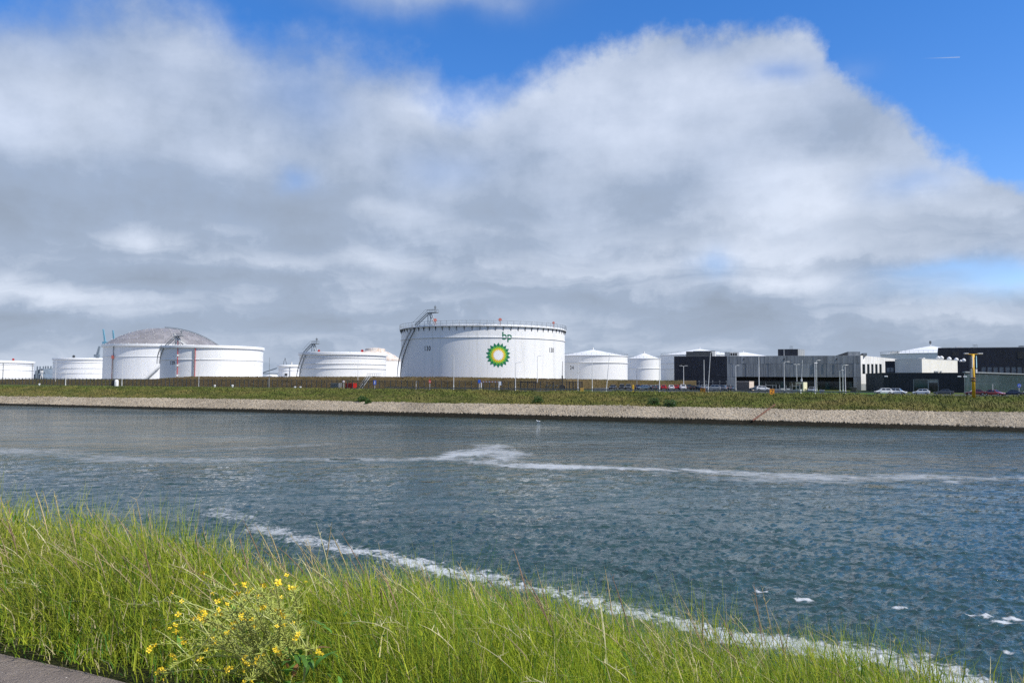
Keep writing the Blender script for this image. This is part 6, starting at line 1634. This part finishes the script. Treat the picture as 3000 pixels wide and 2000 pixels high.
def leaf_clutter():
    # short leaves leaving the stalks at all heights, and a fringe of low grass along the path
    N0 = 190000
    u = RNG.uniform(-5, 19, N0); n = RNG.uniform(3.06, 8.0, N0); cl = fbm(u * 2.1, n * 2.1, 701)
    dist = np.hypot(NV.x * n + UV.x * u, NV.y * n + UV.y * u)
    keep = (RNG.uniform(0, 1, N0) < (.25 + 1.15 * cl) * np.clip(5.5 / dist, .4, 1) * np.interp(n, [2.95, 3.1, 6.5, 8], [.35, 1, 1, .4])) & view_ok(n, u)
    u = u[keep]; n = n[keep]; dist = dist[keep]; N = len(u)
    sw = tall(u) * np.interp(n, [2.93, 3.15, 3.4, 3.9, 4.8, 6, 8], [.05, .16, .40, .74, .92, .96, .85]) * (0.50 + 0.90 * fbm(u * 1.1, n * 1.1, 311))
    base = nu_np(n, u, 0.0); base[:, 2] += sw * RNG.uniform(0.0, .92, N) - .03
    L = RNG.uniform(.10, .30, N) * np.interp(n, [2.95, 3.4, 4], [.5, .8, 1]); a = RNG.uniform(0, 2 * np.pi, N); rr_ = RNG.uniform(.3, 1.5, N)
    lean = np.stack([np.cos(a) * rr_ + UV.x * .35, np.sin(a) * rr_ + UV.y * .35], 1)
    t1 = RNG.uniform(0, 1, (N, 1)); t2 = RNG.uniform(0, 1, (N, 1))
    c = np.array([.12, .215, .012]) * (1 - t1) + np.array([.37, .40, .035]) * t1
    c = np.where(t2 > .90, np.array([.55, .48, .25]), c); c = np.where(t2 < .12, np.array([.07, .19, .03]), c)
    c *= RNG.uniform(.65, 1.3, (N, 1)) * (0.7 + 0.6 * fbm(u * 1.3, n * 1.3, 889))[:, None]
    v, q, cc = blade_mesh(base, L, RNG.uniform(.0035, .0085, N) * np.clip(dist / 5, .75, 1.6), lean, a + 1.57 + RNG.normal(0, .6, N), 2, c, droop=.12)
    tag(np_obj('leafy_undergrowth', v, q, M['blade'], cc), 'short leafy grass tangled through the near sward', 'grass', kind='stuff')
    print('leaves', N)
leaf_clutter()
def seedheads():
    N0 = 14000
    u = RNG.uniform(-5, 19, N0); n = RNG.uniform(2.9, 7.6, N0); cl = fbm(u * .8, n * .8, 401)
    keep = (RNG.uniform(0, 1, N0) < np.interp(u, [-4, 2, 7, 14], [.22, .34, .85, 1.0]) * (.25 + 1.1 * cl) * np.interp(n, [3.2, 3.9, 4.6, 7.6], [.05, .5, 1, .9])) & view_ok(n, u)
    u = u[keep]; n = n[keep]; N = len(u); base = nu_np(n, u, -.03)
    h = tall(u) * np.interp(n, [3.2, 3.9, 4.8, 6, 8], [.66, .98, 1.20, 1.26, 1.15]) * RNG.uniform(.80, 1.16, N)
    wl = np.interp(u, [-2, 3, 9], [.06, .28, .52]); lean = np.stack([-wl * RNG.uniform(.5, 1.6, N), RNG.normal(0, .12, N)], 1) + RNG.normal(0, .10, (N, 2))
    dist = np.hypot(base[:, 0], base[:, 1]); k = np.clip(dist / 5.5, .8, 1.6)
    prof = np.array([.28, .26, .25, .24, .22, .20, .20, .75, 1.2, .95, .25])
    kind = RNG.uniform(0, 1, (N, 1))
    stem = np.array([.20, .25, .05]); tan_ = np.array([.50, .41, .22]); pink = np.array([.34, .23, .15]); pale = np.array([.66, .61, .36])
    head = np.where(kind < .42, tan_, np.where(kind < .58, pink, pale)) * RNG.uniform(.75, 1.2, (N, 1))
    cols = np.zeros((N, 11, 3)); cols[:, :7] = (stem * RNG.uniform(.8, 1.2, (N, 1)))[:, None]; cols[:, 7:] = head[:, None]
    droop = np.where(kind[:, 0] > .60, RNG.uniform(.05, .34, N), RNG.uniform(0, .08, N))
    lean[:, 0] -= droop * 1.0
    V, Q, C_ = [], [], []; off = 0
    for sg in (0.0, math.pi / 2):
        v, q, cc = blade_mesh(base, h, RNG.uniform(.0046, .0080, N) * k, lean, np.full(N, sg + .3), 10, cols, prof, droop)
        V.append(v); Q.append(q + off); C_.append(cc); off += len(v)
    # loose side spikelets on the heads
    M_ = 7; ii = np.repeat(np.arange(N), M_); q = RNG.uniform(.72, .99, N * M_)
    L = np.hypot(lean[ii, 0], lean[ii, 1]); hb = h[ii]
    p = base[ii].copy(); p[:, 0] += lean[ii, 0] * hb * q ** 2; p[:, 1] += lean[ii, 1] * hb * q ** 2; p[:, 2] += hb * (q - .32 * np.minimum(L, 1.6) * q ** 2 - droop[ii] * q ** 4)
    ln = RNG.uniform(.018, .045, len(ii)); sl = RNG.normal(0, .7, (len(ii), 2)); sl[:, 0] -= .35
    v, qd, cc = blade_mesh(p, ln, RNG.uniform(.003, .006, len(ii)) * k[ii], sl, RNG.uniform(-1, 1, len(ii)), 1, head[ii], np.array([1.0, .45]))
    V.append(v); Q.append(qd + off); C_.append(cc)
    tag(np_obj('grass_seedheads', np.concatenate(V), np.concatenate(Q), M['blade'], np.concatenate(C_)), 'arching tan seed heads above the tall near grass', 'grass', kind='stuff')
    print('seedheads', N)
seedheads()

# yellow flowering mustard sprawling in the grass at lower left
M['petal'] = pmat('yellow_petals', (0.78, 0.56, 0.015), (0.70, 0.50, 0.015), 30, 0.6)
M['must'] = attr_mat('mustard_green', 0.5, 0.2, 0.35, up=0.8)
M['dock'] = attr_mat('dock_leaf', 0.5, 0.3, 0.4)
def flower_mesh():
    mb = MB()
    for i in range(4):
        a = i * math.pi / 2; d = Vector((math.cos(a), math.sin(a), .25)); e = Vector((-math.sin(a), math.cos(a), 0))
        mb.add([d * .002, d * .008 + e * .005, d * .0135 + e * .0045, d * .0145, d * .0135 - e * .0045, d * .008 - e * .005], [(0, 1, 2, 3, 4, 5)])
    mb.tube([(0, 0, -.008), (0, 0, .006)], .0022, 5); me = mb.mesh('flower'); me.materials.append(M['petal']); return me
FLM = flower_mesh()
def ground_hit(px, py, lift):
    """where the view ray meets the sward surface raised by lift"""
    v = ray(px, py); best = None
    for k in np.linspace(2.0, 12, 400):
        p = CAMP + v * k; n = p.dot(NV)
        if p.z < float(bank_z(n)) + lift: best = p; break
    return best if best is not None else CAMP + v * 5
def mustard(root_px, root_py, tips, label, seed):
    r = random.Random(seed); q = ground_hit(root_px, root_py, .10); n0 = q.dot(NV); root = Vector((q.x, q.y, float(bank_z(n0))))
    t = thing('mustard_plant', label, 'flowering plant', root, group='yellow mustard in the near grass')
    S = MB(); PD = []; sc = []
    def curve(a, b, sag, k=9):
        P = []
        for i in range(k + 1):
            f = i / k; p = a.lerp(b, f) + Vector((0, 0, math.sin(f * math.pi) * sag)); P.append(p)
        return P
    fl = 0
    for (px, py, lift) in tips:
        tip = ground_hit(px, py, lift); tip = tip + Vector((r.uniform(-.05, .05), r.uniform(-.1, .1), 0))
        P = curve(root + Vector((r.uniform(-.1, .1), r.uniform(-.1, .1), .05)), tip, r.uniform(.02, .16)); S.tube(P, [.0052 - .0036 * i / 9 for i in range(10)], 5)
        L = (tip - root).length
        for k in range(int(L * 46)):
            f = r.uniform(.30, .96); i = int(f * 9); p = P[i].lerp(P[min(i + 1, 9)], f * 9 - i); d = (P[min(i + 1, 9)] - P[max(i - 1, 0)]).normalized()
            side = Vector((r.gauss(0, 1), r.gauss(0, 1), r.gauss(0, .6) + .5)).normalized(); e = (d * .55 + side * .75).normalized() * r.uniform(.022, .05); PD.append((p, e))
        br = r.randint(1, 3)
        for k in range(br):
            f = r.uniform(.4, .85); i = int(f * 9); p = P[i]; e = (Vector((r.uniform(-1, .4), r.uniform(-.5, .3), r.uniform(.3, 1)))).normalized() * r.uniform(.12, .3)
            B = curve(p, p + e, .02, 4); S.tube(B, [.003, .0026, .0022, .0018, .0014], 4)
            for j in range(9): f2 = r.uniform(.2, .95); PD.append((p + e * f2, (e.normalized() * .5 + Vector((r.gauss(0, 1), r.gauss(0, 1), r.gauss(0, 1))) * .5).normalized() * r.uniform(.02, .04)))
            if r.random() < .55: place(p + e, t, r)
        for k in range(r.randint(2, 4)): place(tip + Vector((r.uniform(-.022, .022), r.uniform(-.022, .022), r.uniform(-.03, .012))), t, r)
    S.build('stems', M['leafstem'], t)
    base = np.array([p for p, e in PD]); ed = np.array([e for p, e in PD]); N = len(base); up = np.cross(ed, np.array([0.3, .9, .2])); up /= np.linalg.norm(up, axis=1)[:, None]
    up2 = np.cross(ed, up); up2 /= np.linalg.norm(up2, axis=1)[:, None]; w = .0021
    v = np.stack([base + up * w * .5, base + up2 * w * .5, base - up * w * .5, base + ed * .5 + up * w, base + ed * .5 + up2 * w, base + ed * .5 - up * w, base + ed, base + ed + up * .0004, base + ed + up2 * .0004], 1) - np.array(root)
    f = np.array([(0, 1, 4, 3), (1, 2, 5, 4), (2, 0, 3, 5), (3, 4, 7, 6), (4, 5, 8, 7), (5, 3, 6, 8)]); qd = (np.arange(N)[:, None, None] * 9 + f).reshape(-1, 4)
    c = np.array([.50, .56, .12]) * RNG.uniform(.65, 1.2, (N, 1)); o = np_obj('seed_pods', v.reshape(-1, 3), qd, M['must'], np.repeat(c, 9, 0), parent=t); o['kind'] = 'stuff'
    NL = 60; lp = np.array(root) + np.stack([RNG.normal(0, .28, NL), RNG.normal(0, .25, NL), RNG.uniform(.1, .42, NL)], 1); yaw = RNG.uniform(0, 6.28, NL)
    v, qd, cc = blade_mesh(lp, RNG.uniform(.03, .07, NL), RNG.uniform(.012, .026, NL), np.stack([np.cos(yaw), np.sin(yaw)], 1) * 1.2, yaw + 1.57, 4, np.array([.10, .22, .03]) * RNG.uniform(.7, 1.4, (NL, 1)), np.array([.3, .8, 1, .7, .1]))
    o = np_obj('leaves', v - np.array(root), qd, M['must'], cc, parent=t); o['kind'] = 'stuff'
def place(p, t, r):
    o = bpy.data.objects.new('flower', FLM); COL.objects.link(o); o.parent = t; o.location = p - t.location
    o.rotation_euler = (r.uniform(-.9, .9), r.uniform(-.9, .9), r.uniform(0, 6.3)); s = r.uniform(.6, 1.05); o.scale = (s, s, s)
M['leafstem'] = pmat('mustard_stem', (.36, .42, .10), (.28, .28, .08), 20, .5)
mustard(800, 1990, [(440, 1890, .55), (488, 1845, .62), (545, 1815, .70), (560, 1820, .70), (596, 1818, .72), (535, 1860, .60), (620, 1760, .85), (625, 1795, .8), (500, 1945, .5), (535, 1930, .52), (560, 1915, .55), (440, 1970, .42), (650, 1825, .7), (680, 1815, .72), (735, 1835, .7), (670, 1860, .62)], 'low sprawling mustard plant with many yellow flowers beside the path', 11)
mustard(850, 1960, [(700, 1725, .9), (705, 1740, .88), (725, 1750, .86), (745, 1722, .9), (780, 1692, .95), (822, 1738, .88), (788, 1752, .85), (765, 1800, .78), (855, 1790, .78), (858, 1803, .78), (865, 1868, .62), (770, 1910, .55), (745, 1915, .55), (790, 1905, .57), (690, 1970, .42), (910, 1905, .55), (630, 1985, .4), (760, 1985, .4)], 'taller mustard plant with scattered yellow flowers right of the low one', 12)
# dock plant with broad leaves
def dock(px, py, label, seed, n=14, brown=4, sc=1.0, lift=.05, tall_=False):
    r = np.random.default_rng(seed); q = ground_hit(px, py, lift); n0 = q.dot(NV); root = Vector((q.x, q.y, float(bank_z(n0))))
    t = thing('dock_plant', label, 'leafy plant', root)
    for i in range(n):
        yaw = r.uniform(0, 6.28); L = r.uniform(.09, .17) * sc; base = np.array([[r.normal(0, .05), r.normal(0, .05), r.uniform(.08, .36) * sc]])
        col = np.array([[.08, .20, .025]]) * r.uniform(.7, 1.4) if i >= brown else np.array([[.33, .17, .06]]) * r.uniform(.7, 1.2)
        v, qd, cc = blade_mesh(base, np.array([L]), np.array([r.uniform(.028, .05) * sc]), np.array([[math.cos(yaw), math.sin(yaw)]]) * r.uniform(.7, 1.4), np.array([yaw + 1.57]), 6, col, np.array([.25, .7, .95, 1, .85, .5, .08]), .1)
        np_obj('leaf', v, qd, M['dock'], cc, parent=t)
    MB().tube([(0, 0, 0), (.02, 0, .25 * sc), (.03, .01, .5 * sc)], [.008, .006, .004], 5).build('stem', M['leafstem'], t, local=True)
dock(880, 1960, 'broad leaved dock with brown withered leaves right of the mustard', 21, 22, 3, .75, .22)
dock(2140, 1830, 'green leafy weed rising over the shore foam at right', 22, 10, 1, .8, .75)
dock(2215, 1870, 'smaller yellow green weed right of the leafy weed', 23, 8, 0, .7, .70)
